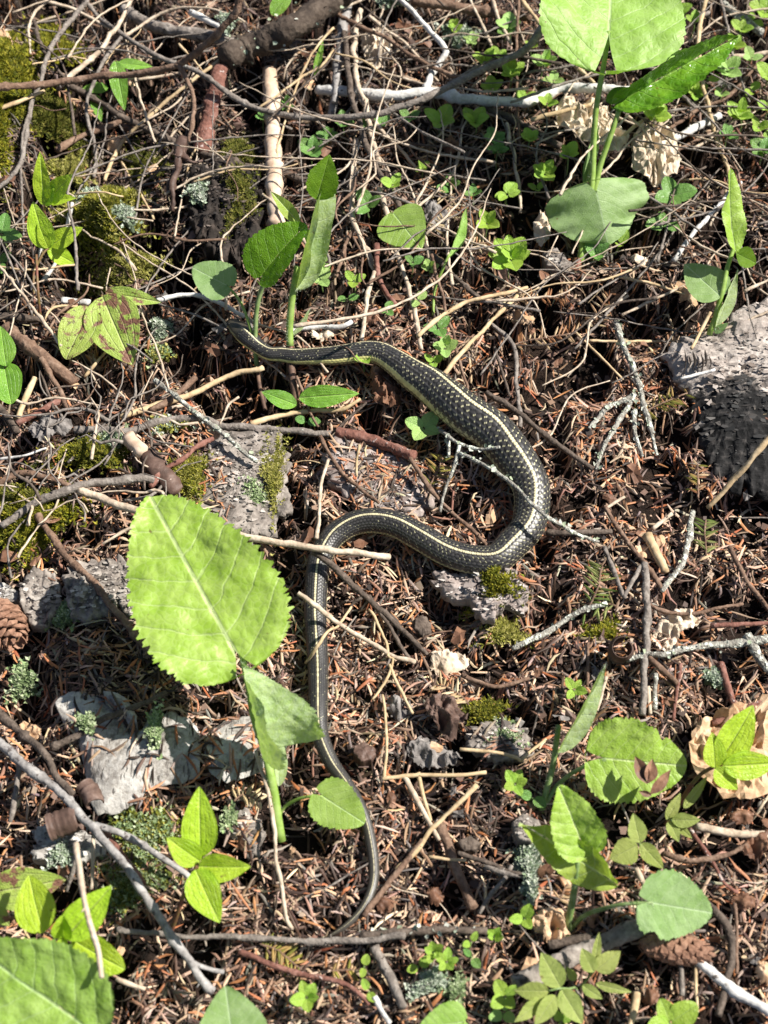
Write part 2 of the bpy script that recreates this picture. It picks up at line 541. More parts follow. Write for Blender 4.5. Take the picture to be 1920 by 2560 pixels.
M = {}
M['grey'] = bark_mat('grey_twig_bark', [(.05, .042, .038), (.17, .145, .125), (.30, .27, .24)], 170, (.42, .42, .37), 0.66)
M['dark'] = bark_mat('dark_twig_bark', [(.025, .019, .016), (.085, .064, .05), (.17, .135, .11)], 170, (.30, .29, .26), 0.70)
M['brown'] = bark_mat('brown_twig_bark', [(.05, .03, .022), (.15, .092, .062), (.27, .19, .14)], 160, (.36, .32, .27), 0.70)
M['pale'] = bark_mat('pale_dead_wood', [(.20, .15, .105), (.42, .335, .25), (.60, .52, .42)], 130, (.16, .11, .08), 0.68, 0.5)
M['straw'] = bark_mat('straw_dry_stalk', [(.24, .165, .09), (.44, .325, .19), (.58, .46, .30)], 110, (.2, .13, .08), 0.70, 0.35)
M['white'] = bark_mat('white_birch_bark', [(.24, .23, .215), (.50, .485, .46), (.68, .66, .63)], 110, (.10, .085, .075), 0.63, 0.5)
M['lichen'] = bark_mat('lichen_crusted_bark', [(.07, .06, .05), (.23, .215, .185), (.46, .47, .41)], 260, (.55, .57, .49), 0.52, 1.0)
M['red'] = bark_mat('reddish_flaky_bark', [(.06, .026, .02), (.17, .075, .055), (.28, .16, .13)], 120, (.42, .34, .31), 0.62, 1.0)
M['root'] = bark_mat('dark_mossy_bark', [(.018, .013, .011), (.055, .04, .03), (.115, .09, .07)], 90, (.22, .27, .20), 0.66, 1.2, spot_scale=70)
M['peach'] = bark_mat('peeled_pale_wood', [(.26, .17, .11), (.50, .37, .27), (.66, .55, .45)], 60, (.2, .12, .08), 0.70, 0.4)
M['stone'] = bark_mat('weathered_grey_bark', [(.045, .038, .033), (.20, .172, .15), (.40, .36, .32)], 85, (.045, .04, .035), 0.58, 1.1, spot_scale=120)
M['pinkstone'] = bark_mat('pinkish_grey_bark', [(.07, .055, .05), (.25, .205, .185), (.44, .385, .355)], 85, (.05, .04, .035), 0.60, 1.0, spot_scale=140)
def papery_mat():
    m = N('silvery_birch_bark'); v = m.coords()
    f = m.noise(v, 60, 5, .68); f2 = m.noise(v, 300, 5, .7)
    c = m.ramp(m.math('ADD', m.math('MULTIPLY', f, .55), m.math('MULTIPLY', f2, .45)), [(.36, (.07, .06, .053)), (.44, (.21, .19, .17)), (.52, (.34, .32, .295)), (.66, (.52, .50, .47))])
    mp = m.n('Mapping'); m.l(v, mp.inputs[0]); mp.inputs['Scale'].default_value = (420, 60, 200)
    le = m.ss(.60, .66, m.noise(mp.outputs[0], 1.0, 3, .6))
    c = m.mix(m.math('MULTIPLY', le, .8), c, (.06, .05, .043))
    h = m.math('ADD', f2, m.math('ADD', m.math('MULTIPLY', le, -.6), m.math('MULTIPLY', f, .6)))
    return m.done(m.pbr(c, .62, m.bump(h, .8, .0012), .3).outputs[0])
M['birch'] = papery_mat()
M['silver'] = bark_mat('silver_grey_twig_bark', [(.07, .062, .06), (.24, .225, .215), (.44, .425, .41)], 120, (.09, .075, .07), 0.60, 0.6)
M['char'] = bark_mat('rotten_black_wood', [(.006, .005, .005), (.022, .017, .014), (.07, .052, .043)], 75, (.16, .13, .11), 0.64, 1.2)
M['curl'] = bark_mat('brown_inner_bark', [(.03, .02, .016), (.095, .058, .045), (.19, .13, .105)], 60, (.28, .21, .18), 0.68, 0.8, 0.55)
M['deadpale'] = bark_mat('pale_dead_leaf_skin', [(.28, .205, .135), (.55, .45, .34), (.72, .65, .54)], 70, (.14, .08, .05), 0.68, 0.9, spot_scale=90)
M['deadtan'] = bark_mat('tan_dead_leaf_skin', [(.22, .12, .06), (.46, .30, .18), (.62, .47, .33)], 60, (.12, .05, .03), 0.68, 0.9, spot_scale=100)
M['deadbrown'] = bark_mat('brown_dead_leaf_skin', [(.05, .024, .015), (.15, .075, .045), (.28, .16, .10)], 80, (.32, .22, .16), 0.70, 0.8, 0.55)
M['deadgrey'] = bark_mat('grey_dead_leaf_skin', [(.06, .052, .048), (.16, .145, .135), (.32, .30, .28)], 80, (.1, .08, .07), 0.66, 0.9)
M['needle'] = col_mat('fallen_needle_skin', 0.0, 0.6, 0.3)
M['moss'] = col_mat('moss_leaflets', 0.3, 0.7, 0.2)
M['lich'] = col_mat('lichen_lobes', 0.1, 0.9, 0.1)
M['sprig'] = col_mat('fir_sprig_needles', 0.1, 0.5, 0.35)

# green foliage
M['aster'] = leaf_mat('fresh_yellow_green_leaf', (.255, .385, .040), (.34, .46, .09), (.52, .62, .30), 0.45, 0.34, nv=6, vamt=.5, bump=.4)
M['aster2'] = leaf_mat('soft_green_leaf', (.235, .40, .055), (.31, .47, .11), (.45, .60, .27), 0.48, 0.33, nv=6, vamt=0.5, bump=.45)
M['asterg'] = leaf_mat('downy_grey_green_leaf', (.195, .335, .09), (.275, .415, .16), (.38, .50, .28), 0.55, 0.28, nv=5, bloom=0.08, vamt=0.45, bump=.3)
M['gloss'] = leaf_mat('glossy_deep_green_leaf', (.065, .20, .010), (.13, .30, .018), (.24, .40, .08), 0.30, 0.25, nv=9, spec=0.5, bump=1.0)
M['under'] = leaf_mat('translucent_green_leaf', (.10, .23, .008), (.15, .30, .014), (.25, .40, .08), 0.5, 0.5, nv=6, vamt=.25)
M['downy'] = leaf_mat('woolly_white_green_leaf', (.30, .42, .12), (.40, .50, .20), (.55, .62, .42), 0.75, 0.34, nv=6, bloom=0.40, bump=.35)
M['sprout'] = leaf_mat('bright_lime_leaf', (.33, .50, .022), (.43, .60, .045), (.50, .66, .14), 0.42, 0.36, veins='parallel', nv=8, net=16)
M['lily'] = leaf_mat('smooth_green_leaf', (.16, .38, .03), (.24, .48, .055), (.34, .55, .14), 0.35, 0.33, veins='parallel', nv=9, net=40, spec=0.5)
M['spotted'] = leaf_mat('brown_spotted_old_leaf', (.27, .37, .06), (.37, .46, .10), (.45, .49, .2), 0.5, 0.3, veins='parallel', nv=7, spots=(.22, .11, .075))
M['olive'] = leaf_mat('pale_olive_leaf', (.29, .36, .08), (.38, .44, .12), (.44, .49, .2), 0.55, 0.33, nv=6)
M['seed'] = leaf_mat('small_green_leaf', (.24, .40, .035), (.34, .49, .08), (.40, .56, .18), 0.42, 0.33, nv=5, net=10, vamt=0.3)
M['seedd'] = leaf_mat('small_dark_green_leaf', (.10, .23, .045), (.17, .31, .075), (.27, .40, .15), 0.35, 0.25, nv=5, net=10, vamt=0.3)
M['seedp'] = leaf_mat('small_pale_green_leaf', (.27, .43, .10), (.36, .51, .17), (.44, .58, .27), 0.45, 0.3, nv=5, net=10, vamt=0.3)

def plain(name, col, rough=0.5, spec=0.4, col2=None, scale=300, trans=0):
    m = N(name); v = m.coords()
    c = m.mix(m.ss(0.35, 0.65, m.noise(v, scale, 3)), col, col2 or col)
    p = m.pbr(c, rough, None, spec)
    if not trans: return m.done(p.outputs[0])
    t = m.n('BsdfTranslucent'); m.l(c, t.inputs[0]); xs = m.n('MixShader'); xs.inputs[0].default_value = trans
    m.l(p.outputs[0], xs.inputs[1]); m.l(t.outputs[0], xs.inputs[2]); return m.done(xs.outputs[0])
M['stem'] = plain('green_stem', (.19, .30, .05), 0.5, 0.35, (.27, .38, .10), 200, 0.1)
M['stemr'] = plain('reddish_stem', (.13, .10, .03), 0.5, 0.35, (.16, .055, .04), 160)
M['stemb'] = plain('brown_stalk', (.07, .04, .03), 0.7, 0.3, (.15, .09, .06), 260)
M['stemg'] = plain('grey_green_stem', (.12, .19, .05), 0.6, 0.3, (.20, .27, .11), 200)
M['hair'] = plain('white_plant_hair', (.62, .68, .52), 0.6, 0.3, None, 100, 0.4)
M['eye'] = plain('glossy_black_eye', (.006, .005, .004), 0.08, 0.6)

# soil
def soil_mat():
    m = N('dark_forest_soil'); v = m.n('TexCoord').outputs['Object']
    f = m.noise(v, 60, 6, 0.7); f2 = m.noise(v, 700, 4, 0.7)
    near = m.ramp(m.math('ADD', m.math('MULTIPLY', f, .6), m.math('MULTIPLY', f2, .4)), [(.35, (.008, .006, .005)), (.5, (.022, .015, .012)), (.66, (.06, .038, .028))])
    # beyond the built litter the same needles are too far to tell apart
    st = m.n('Mapping'); m.l(v, st.inputs[0]); st.inputs['Scale'].default_value = (1, 3, 1)
    far = m.ramp(m.noise(st.outputs[0], 140, 6, .75, .8), [(.3, (.02, .014, .011)), (.48, (.13, .075, .05)), (.7, (.3, .19, .12))])
    sx = m.n('VectorMath', operation='LENGTH'); m.l(v, sx.inputs[0])
    c = m.mix(m.ss(0.55, 0.80, sx.outputs['Value']), near, far)
    p = m.pbr(c, 0.95, m.bump(m.math('ADD', f2, f), 1.0, 0.003), 0.1)
    return m.done(p.outputs[0])
M['soil'] = soil_mat()

# ------------------------------------------------------------------ ground
def axis(lo, hi, step, far):
    core = np.arange(lo, hi + 1e-9, step)
    out = []; d = step; q = 0.0
    while q < far:
        d *= 1.35; q += d; out.append(q)
    out = np.array(out)
    return np.concatenate([lo - out[::-1], core, hi + out])
gx, gy = axis(-0.62, 0.62, 0.0045, 30), axis(-0.55, 0.85, 0.0045, 30)
X, Y = np.meshgrid(gx, gy)
V = np.stack([X, Y, gp(X, Y)], -1).reshape(-1, 3)
nx, ny = len(gx), len(gy)
ii = (np.arange(ny - 1)[:, None] * nx + np.arange(nx - 1)[None, :]).ravel()
F = np.stack([ii, ii + 1, ii + nx + 1, ii + nx], 1)
o = link('ground', mesh('ground', V, F), M['soil'])
tag(o, 'dark forest soil showing between the needles', None, None, 'structure')

# ------------------------------------------------------------------ needle litter (uncountable)
def needle_mesh(n, x, y, L, W, az, layer, bend, cols, jit=1.6, gf=None):
    """n bent tent-section needles lying on the soil"""
    st = np.array([-.5, -.18, .2, .5]); wd = np.array([.45, 1., .95, .12])
    dx, dy = np.cos(az), np.sin(az)
    t = st[None, :] * L[:, None]
    off = bend[:, None] * L[:, None] * (0.25 - st[None, :] ** 2)
    cx = x[:, None] + t * dx[:, None] - off * dy[:, None]; cy = y[:, None] + t * dy[:, None] + off * dx[:, None]
    tilt = rng.normal(size=n) * jit / 1000
    cz = (gf or gp)(cx, cy) + layer[:, None] / 1000 + tilt[:, None] * st[None, :] * 2 + rng.normal(size=n)[:, None] * 0.0008 * (0.25 - st[None, :] ** 2) * 4
    hw = W[:, None] * wd[None, :] * 0.5
    rl = rng.normal(size=n)[:, None] * 0.35
    V = np.empty((n, 4, 3, 3))
    for k, sg in enumerate((-1, 0, 1)):
        V[:, :, k, 0] = cx - dy[:, None] * hw * sg
        V[:, :, k, 1] = cy + dx[:, None] * hw * sg
        V[:, :, k, 2] = cz + (hw * 0.75 if sg == 0 else hw * sg * rl)
    V = V.reshape(-1, 3)
    b = (np.arange(n) * 12)[:, None]
    q = []
    for s_ in range(3):
        for k in range(2):
            q.append(np.stack([s_ * 3 + k, (s_ + 1) * 3 + k, (s_ + 1) * 3 + k + 1, s_ * 3 + k + 1]) [None, :] + b)
    F = np.concatenate(q, 0)
    C = np.repeat(cols, 12, axis=0)
    return V, F, C

PAL = np.array([(.47, .325, .225), (.41, .185, .085), (.080, .046, .032), (.26, .148, .095), (.58, .455, .31), (.042, .027, .020), (.32, .115, .05), (.36, .255, .18)])
def litter_cols(n, x, y):
    f = np.sin(9 * x + 1.2) * np.sin(7 * y + 0.5) + 0.5 * np.sin(23 * x + 4) * np.sin(19 * y)
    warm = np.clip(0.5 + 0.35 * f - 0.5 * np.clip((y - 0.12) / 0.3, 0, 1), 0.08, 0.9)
    u = rng.uniform(size=n)
    w_ = np.stack([0.17 + .06 * warm, 0.03 + 0.23 * warm, 0.34 - .12 * warm, 0.22 + 0 * warm, 0.035 + 0 * warm, 0.36 - .20 * warm, 0.03 + 0.09 * warm, .10 + 0 * warm], 1)
    cw = np.cumsum(w_ / w_.sum(1, keepdims=True), 1)
    idx = (u[:, None] > cw).sum(1).clip(0, 7)
    fade = (rng.uniform(size=n) < .10)[:, None]
    return np.where(fade, PAL[idx] * .4 + np.array([.17, .15, .13]), PAL[idx]) * (np.interp(y, [.08, .2], [1.04, .70]) * (1 - .35 * np.exp(-((x + .17) / .12) ** 2 - ((y - .26) / .14) ** 2)))[:, None] * rng.uniform(0.7, 1.25, (n, 1)) * rng.normal(1, .05, (n, 3))  # shade painted into the needle colours: darker at the far end and upper left

def scatter(n, x0, x1, y0, y1): return rng.uniform(x0, x1, n), rng.uniform(y0, y1, n)
xs, ys = [], []
a, b = scatter(92000, -0.36, 0.36, -0.36, 0.56); xs.append(a); ys.append(b)
a, b = scatter(52000, -0.62, 0.62, -0.54, 0.86); xs.append(a); ys.append(b)
x = np.concatenate(xs); y = np.concatenate(ys); n = len(x)
L = (rng.normal(0.0130, 0.0033, n) * np.where(rng.uniform(size=n) < .18, .6, 1)).clip(0.0045, 0.022); W = rng.normal(0.00126, 0.00024, n).clip(0.0007, .0019)
keep = (fbm(x + .3, y, 30, 3) + np.interp(y, [-.3, .04, .14], [-.16, -.10, .03]) + .22 * np.exp(-((x + .17) / .12) ** 2 - ((y - .26) / .14) ** 2) < 0.30) | (rng.uniform(size=n) < .22)
keep &= ~(rng.uniform(size=n) < np.interp(y, [-.1, .10, .22], [.12, .18, .46]))
x, y, L, W = x[keep], y[keep], L[keep], W[keep]; n = len(x)
lay = rng.uniform(0.3, 6.4, n) + 1.3 * fbm(x, y, 60, 2)
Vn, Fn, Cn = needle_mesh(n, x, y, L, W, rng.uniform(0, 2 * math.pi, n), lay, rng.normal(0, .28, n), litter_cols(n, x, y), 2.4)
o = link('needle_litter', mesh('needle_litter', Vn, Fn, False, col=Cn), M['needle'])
tag(o, 'thick layer of fallen brown and rust conifer needles covering the ground', None, None, 'stuff')
# crumbs of bark and bud scales between them
n = 16000
x, y = scatter(n, -0.40, 0.40, -0.36, 0.6)
sz = rng.gamma(2.2, 0.0008, n).clip(.0008, .008)
az = rng.uniform(0, 6.28, n)
Vc = np.empty((n, 4, 3)); 
for k, (u, v_) in enumerate(((-.5, -.35), (.5, -.4), (.45, .4), (-.4, .35))):
    px_, py_ = x + sz * (u * np.cos(az) - v_ * np.sin(az)), y + sz * (u * np.sin(az) + v_ * np.cos(az))
    Vc[:, k, 0], Vc[:, k, 1] = px_, py_
    pass
lv = rng.uniform(2, 6.6, n) / 1000
Vc[:, :, 2] = (gp(x, y) + lv)[:, None] + rng.normal(size=(n, 4)) * sz[:, None] * 0.22
cc = np.array([(.07, .045, .035), (.16, .10, .075), (.3, .2, .14), (.04, .03, .026), (.4, .3, .22)])[rng.choice(5, n, p=[.35, .28, .15, .14, .08])]
o = link('litter_crumbs', mesh('litter_crumbs', Vc.reshape(-1, 3), np.arange(n * 4).reshape(-1, 4), False, col=np.repeat(cc, 4, 0)), M['needle'])
tag(o, 'crumbs of bark and bud scales among the needles', None, None, 'stuff')

# ------------------------------------------------------------------ twigs and sticks
_seed = [100]
def twig_shape(acc, p, r0, r1, rough=0.16, knobs=1.0, sides=8, step=2.6, flat_=1.0):
    _seed[0] += 1
    R = np.random.default_rng(_seed[0])
    ln = np.linalg.norm(np.diff(p, axis=0), axis=1).sum() * 1000
    m = int(np.clip(ln / step, 8, 130))
    c = catmull(p, m)
    am = min(0.7, 0.25 + ln * 0.004) / 1000
    for ax in range(3):
        k = R.normal(size=m); k = np.convolve(k, np.ones(5) / 5, 'same'); k[0] = k[-1] = 0
        c[:, ax] += k * am * (0.6 if ax == 2 else 1.3)
    r = np.linspace(r0, r1, m) / 1000 * (1 + 0.12 * np.convolve(R.normal(size=m), np.ones(3) / 3, 'same'))
    for _ in range(int(ln / 45 * knobs)):
        r[R.integers(1, m - 1)] *= R.uniform(1.15, 1.5)
    V, F = tube(c, r, sides, flat_, rough, _seed[0])
    acc.add(V, F)
    T, Nn, B = frames(c)
    for _ in range(int(ln / 16 * knobs)):
        i = R.integers(1, m - 1); a = R.uniform(0, 6.28)
        d = math.cos(a) * Nn[i] + math.sin(a) * B[i] + T[i] * R.uniform(-.2, .8); d /= np.linalg.norm(d)
        l = r[i] + R.uniform(0.6, 2.2) / 1000
        q = np.array([c[i], c[i] + d * l * .6, c[i] + d * l])
        acc.add(*tube(q, np.array([.5, .4, .22]) * min(r[i], .0011), 4))
    return c

def lichen_bits(acc, c, r, n, size=2.0, spread=1.0, R=None):
    """small crusty lobes sitting on a line c with radius r (m)"""
    R = R or np.random.default_rng(5)
    for _ in range(n):
        p_ = c[R.integers(0, len(c))] + R.normal(size=3) * np.array([1, 1, .5]) * r * spread
        p_[2] = max(p_[2], c[:, 2].min()) + r * 0.5
        s = size / 1000 * R.uniform(.4, 1.2)
        a = R.uniform(0, 6.28); k = 5
        an = a + np.linspace(0, 2 * math.pi, k, endpoint=False)
        rr = s * R.uniform(.5, 1.1, k)
        nrm = R.normal(size=3) * .6 + np.array([0, -.3, 1]); nrm /= np.linalg.norm(nrm)
        t1 = np.cross(nrm, [1, .2, 0]); t1 /= np.linalg.norm(t1); t2 = np.cross(nrm, t1)
        ring = p_ + rr[:, None] * (np.cos(an)[:, None] * t1 + np.sin(an)[:, None] * t2) + nrm * s * R.uniform(.1, .5, k)[:, None]
        colr = np.array([(.45, .48, .40), (.34, .40, .31), (.56, .57, .50), (.38, .44, .30)][R.integers(0, 4)]) * R.uniform(.8, 1.1)
        acc.add(np.vstack([p_[None], ring]), [(0, 1 + i, 1 + (i + 1) % k) for i in range(k)], colr)

def T(label, mat, r0, r1, c, s, dz=(6.5, 6.5), name='twig', cat='twig', group='dead twigs on the forest floor', branches=(), knobs=1.0,
      rough=.16, lich=0, flat_=1.0, sides=8):
    if not isinstance(dz, tuple): dz = (dz, dz)
    p = pts(c, s, dz)
    base = p[len(p) // 2].copy()
    a = Acc(); line = twig_shape(a, p, r0, r1, rough, knobs, sides, flat_=flat_)
    if not branches and not lich:
        o = obj(name, *a.get(), M[mat], base=base); tag(o, label, cat, group); return o
    t = thing(name, base, label, cat, group)
    obj('main_stem', *a.get(), M[mat], t)
    lines = [(line, max(r0, r1))]
    for b in branches:
        q = pts(b[2], b[3], b[4] if len(b) > 4 else dz)
        a = Acc(); lines.append((twig_shape(a, q, b[0], b[1], rough, knobs, sides), b[0])); obj('side_twig', *a.get(), M[mat], t)
    if lich:
        a = Acc(); R = np.random.default_rng(_seed[0])
        for ln_, rr in lines: lichen_bits(a, ln_, rr / 1000, int(lich * len(ln_)), 1.7, 0.8, R)
        V, F = a.get(); o = obj('lichen_crust', V, F, M['lich'], t, col=a.col()); o['kind'] = 'stuff'
    return t

# --- top of the picture, a loose pile of fallen branches held above the ground
T('long brown branch rising across the mossy top left corner, fork at its middle', 'brown', 2.6, 2.4, 'A', '-120,530,26 0,515,30 250,500,34 400,480,38 600,450,44 800,440,50 1000,400,58 1060,380,62 1150,320,72 1290,200,92 1400,60,110 1440,-60,122', branches=[(1.9, 1.3, 'A', '1050,385,62 1110,480,60 1150,600,58 1140,700,55 1120,840,50')])
T('thin grey twig sagging from the top edge right across to the upper right leaves', 'grey', 1.5, 2.8, 'B', '-980,-40,16 -846,110,18 -726,200,22 -596,290,26 -446,360,28 -296,410,30 -166,500,30 -46,580,28 75,645,26 300,690,24 600,697,26 800,680,28 900,640,30 1050,590,34 1200,520,38 1400,420,44 1560,350,48 1700,260,54 1830,10,62', knobs=1.2)
T('pale arched twig over the dark gap at the top left', 'pale', 1.2, .7, 'A', '740,210 900,110 1000,60 1150,45 1300,65 1450,130', (22, 34))
T('short pale bow shaped twig beside the top left moss', 'pale', 1.1, .9, 'A', '280,5 200,80 175,180 180,320', (20, 9))
T('straight pale twig meeting the bow shaped one near the top edge', 'pale', 1.3, 1.1, 'A', '280,10 450,60 600,140 700,190', (20, 18))
T('pale knobbly twig winding down along the left moss', 'grey', 1.9, 1.5, 'A', '520,0,20 420,120,20 340,220,20 280,330,20 250,430,20 220,530,18 180,660,14 150,820,12 130,960,12 60,1060,10 -20,1120,8', knobs=1.8)
T('thick pinkish grey twig leaning from the top edge towards the long brown branch', 'pale', 1.5, 1.9, 'A', '770,-10 720,110 640,230 560,330 430,440 370,485', (28, 22))
T('pale twig dropping past the drooping green blade into the needles', 'grey', 1.5, 1.2, 'A', '720,220 640,320 580,430 540,520 510,620 520,720 550,820 570,920 556,1050', (26, 8), knobs=1.6)
T('dark grey stick running under the reddish bark strip', 'dark', 2.3, 3.0, 'A', '400,500 520,570 650,640 760,710 900,780 1010,830 1200,910 1400,970 1600,1010 1700,1030 1860,1100', (12, 9), knobs=1.4)
T('long tan straw crossing the dark hollow at upper left', 'straw', 1.3, 1.4, 'A', '1330,335 1150,470 1000,590 860,710 780,780 700,880 620,1070', (24, 7), knobs=.3)
T('dark brown stick lying between the moss and the tan straw', 'brown', 2.6, 2.2, 'A', '340,890 450,820 560,780 720,715', (9, 9))
T('brown twig on the dark soil beside the left moss bank', 'dark', 1.5, 1.3, 'A', '200,120 240,260 300,360 380,460', (14, 16))
T('pale straight stalk over the moss under the long brown branch', 'straw', 1.6, 1.2, 'A', '-20,648 120,600 260,538', (14, 20), knobs=.3)
T('straw leaning in the needles right of the big moss hummock', 'straw', 1.2, .8, 'A', '720,960 780,1070 850,1180 910,1300', 7, knobs=.2)
T('hair thin pale stem curving over the left moss', 'straw', .6, .5, 'A', '190,380 300,360 420,338 510,350', (22, 20), knobs=.2)
T('thin dry grass blade arching above the big moss hummock', 'straw', .7, .5, 'A', '450,1150 600,1138 730,1165', (26, 22), knobs=0)
T('short straw beside the dark drooping blade at upper left', 'straw', .9, .7, 'A', '1060,260 1150,360 1230,460', (20, 18), knobs=.2)
T('stout white stick near the top edge left of the mossy branch', 'white', 2.6, 2.2, 'A', '1130,70 1220,115 1310,165', (22, 20))
T('thick pale branch half hidden behind twigs at the top', 'stone', 4.0, 5.0, 'A', '730,50 900,150 1100,190 1300,225 1420,280', (14, 18), cat='branch', name='branch')
T('thin upright grey twig standing in the hollow above the left sprout', 'grey', 1.0, .8, 'A', '190,560 140,800 125,1000 132,1180 140,1420', (16, 4))
T('pale twig leaning behind the left sprouts', 'white', 1.3, 1.1, 'A', '250,1670 330,1560 380,1420 430,1200', (6, 18))
T('pale twig lying low beside the reddish stem of the left sprout', 'white', 1.0, 1.2, 'D', '190,250 215,80 270,-60', (6, 9))
T('thick dark mossy branch slanting across the top centre', 'root', 9.5, 9.0, 'B', '640,-120 560,-40 430,70 280,165 130,240 0,290 -110,345', (44, 32), name='branch', cat='branch', rough=.22, lich=1.2, sides=18, knobs=.4)
T('reddish flaky bark strip hanging below the mossy branch', 'red', 5.0, 6.6, 'A', '1310,390 1292,500 1260,620 1222,750 1195,895', (26, 12), name='bark_strip', cat='bark', group=None, flat_=.45, rough=.25, sides=12)
T('shredded brown root end dangling at upper left', 'curl', 4.0, 1.4, 'A', '1080,830,34 1060,930,32 1060,1010,28 1030,1100,22 1020,1250,12', name='root_end', cat='root', group=None, rough=.6, branches=[(2.6, .8, 'A', '1060,900,30 1130,960,30 1200,950,28'), (2.4, .6, 'A', '1040,1010,27 1000,1090,20 990,1180,14')], knobs=2)
T('upright peeled pale stick left of the folded woolly leaf', 'peach', 5.4, 6.0, 'B', '155,420 163,640 172,850 180,1050 190,1340', (16, 9), name='stick', cat='stick', sides=12, rough=.10, knobs=.4)
T('grey white sapling stem coming down from the top centre with a split in its bark', 'silver', 4.2, 3.0, 'B', '630,-60 585,180 555,400 540,560 520,690', (22, 9), name='sapling_stem', cat='stem', group=None, branches=[(2.4, 2.0, 'B', '548,430,22 541,520,20 533,605,18')], sides=10)
T('long dark brown twig running from the top centre down to the snake', 'dark', 2.4, 1.6, 'B', '595,190,22 612,330,22 622,480,22 645,600,22 680,720,20 720,850,18 770,960,16 830,1080,14 900,1190,14 980,1330,12 1060,1440,12 1150,1540,10 1270,1660,9 1400,1775,8', knobs=1.3)
T('pale tan twig beside the long dark one at top centre', 'pale', 2.2, 2.0, 'B', '690,60,20 650,250,20 660,400,20 680,520,21 720,620,18 745,760,15 780,900,12 805,980,8')
T('bent pale twig with a knobbed upper end at top centre', 'pale', 1.9, 1.6, 'B', '662,830,14 655,1000,12 640,1150,11 650,1310,10 700,1430,9 770,1570,7')
T('straight pale twig slanting into the needles above centre', 'pale', 1.6, 1.1, 'B', '690,590 760,700 830,790 930,890 1030,1010', (18, 7))
T('pale twig descending past the light round leaf to the snake', 'pale', 1.9, 1.6, 'B', '800,1120,11 850,1280,10 880,1430,9 940,1600,9 985,1740,9 1020,1900,8 1050,2070,8', knobs=.8)
T('side twig from the pale one leaning left above the snake', 'brown', 1.2, 1.1, 'B', '660,1340 610,1430 580,1530 550,1640', (9, 8))
T('white branch lying level across the upper part', 'white', 3.9, 3.4, 'B', '440,530,15 600,541,15 800,560,15 950,560,15 1100,546,15 1250,575,15 1420,600,14 1660,606,13 1790,566,14 1900,526,15 2100,522,16 2300,540,16 2560,520,14 2590,516,13', name='branch', cat='branch', branches=[(2.6, 1.8, 'B', '1080,540,15 1110,450,17 1160,370,20 1192,310,22 1160,250,24 1080,160,24 1020,90,24 920,-10,22')], sides=10, rough=.12)
T('brown twig crossing above the white branch at the top', 'brown', 1.7, 1.5, 'B', '460,10 600,110 720,170 850,230 930,290 1020,340 1150,410 1310,465', (30, 22))
T('thinner twig parallel to the brown one near the top', 'pale', 1.4, .9, 'B', '740,95 850,180 960,260 1040,350 1150,480', (24, 12))
T('thin pale straw hanging over the upright pale stick', 'straw', .9, .7, 'B', '530,165 430,280 350,420 300,540 240,720 200,900 160,1130', (34, 14), knobs=.3)
T('thin forked stalk reaching left over the upright pale stick', 'straw', 1.0, .8, 'B', '530,290 470,380 330,470 200,560 85,640', (28, 24), knobs=.3)
T('thin bowed twig under the mossy branch', 'pale', .9, .7, 'B', '310,320 250,400 235,470', (18, 12))
T('brown stick along the top edge right of centre', 'brown', 3.6, 4.2, 'B', '1000,5 1200,30 1400,70 1700,105', (14, 14), name='stick', cat='stick')
T('short pale twig beside the top right seedlings', 'pale', 1.6, 1.3, 'B', '1470,-10 1520,130 1585,265', (18, 14))
T('tall thin grey twig upright at the upper right', 'brown', 1.1, 1.1, 'C', '185,-20 170,300 175,600 195,920', (26, 6), knobs=.5)
T('pale thin twig standing below the white branch', 'pale', 1.4, 1.1, 'C', '110,730 150,900 180,1100 190,1260', (14, 6))
T('long tan straw slanting behind the big heart leaf', 'straw', 1.6, 1.4, 'C', '190,-10 280,110 400,250 520,390 640,505', (22, 16), knobs=.4)
T('tall pale twig right of the curled glossy leaf', 'straw', 1.8, 1.2, 'C', '1310,-120,30 1290,0,28 1250,200,24 1250,370,20 1290,560,16 1340,760,12 1400,950,10 1430,1060,9 1400,1200,8 1420,1360,7', knobs=.9)
T('grey thin twig dangling in the top right corner', 'grey', 1.2, .9, 'C', '1380,-10 1420,170 1450,330 1500,470 1550,605', (22, 12))
T('thick lichen grey stick in the top right corner', 'lichen', 3.0, 3.2, 'C', '1390,20 1480,90 1620,195', (14, 12), lich=.8)
T('grey twig behind the glossy leaf near the top right', 'grey', 2.0, 1.6, 'C', '1030,175 1150,120 1310,75', (14, 14))
T('dark tan stalk crossing in front of the right pale dead leaf', 'straw', 1.5, 1.4, 'C', '1105,560 950,690 820,790 695,925', (22, 9), knobs=.3)
T('short white stick right of the holed pale dead leaf', 'white', 3.0, 2.6, 'C', '1050,845 1200,770 1370,685', (10, 10), name='stick', cat='stick')
T('pale thin stalk hooked over the holed pale dead leaf', 'pale', 1.1, .8, 'C', '820,680 900,750 970,840 990,960 990,1095', (18, 14), knobs=.1)
T('pale straw above the left pale dead leaf', 'straw', 1.8, 1.5, 'C', '255,712 430,660 630,615', (14, 16), knobs=.4)
T('dark grey twig under the white branch at right', 'dark', 2.8, 2.4, 'C', '-40,625 150,710 300,790 430,868', (9, 9))
T('reddish brown twig right of the holed dead leaf', 'brown', 1.4, 1.1, 'C', '1090,905 1250,825 1340,775', (9, 10))
T('dark twig slanting up to the right edge near the top', 'brown', 1.4, 1.2, 'C', '1080,760 1260,640 1430,560 1680,300', (10, 14))
T('grey white twig ending below the tall pale one at right', 'white', 1.7, 1.4, 'C', '1100,1545 1200,1400 1290,1300 1400,1180 1500,1080', (8, 10))
T('thin red stem at the upper right edge', 'red', .9, .8, 'C', '1470,760 1540,870 1670,1090', (14, 8), knobs=.2)
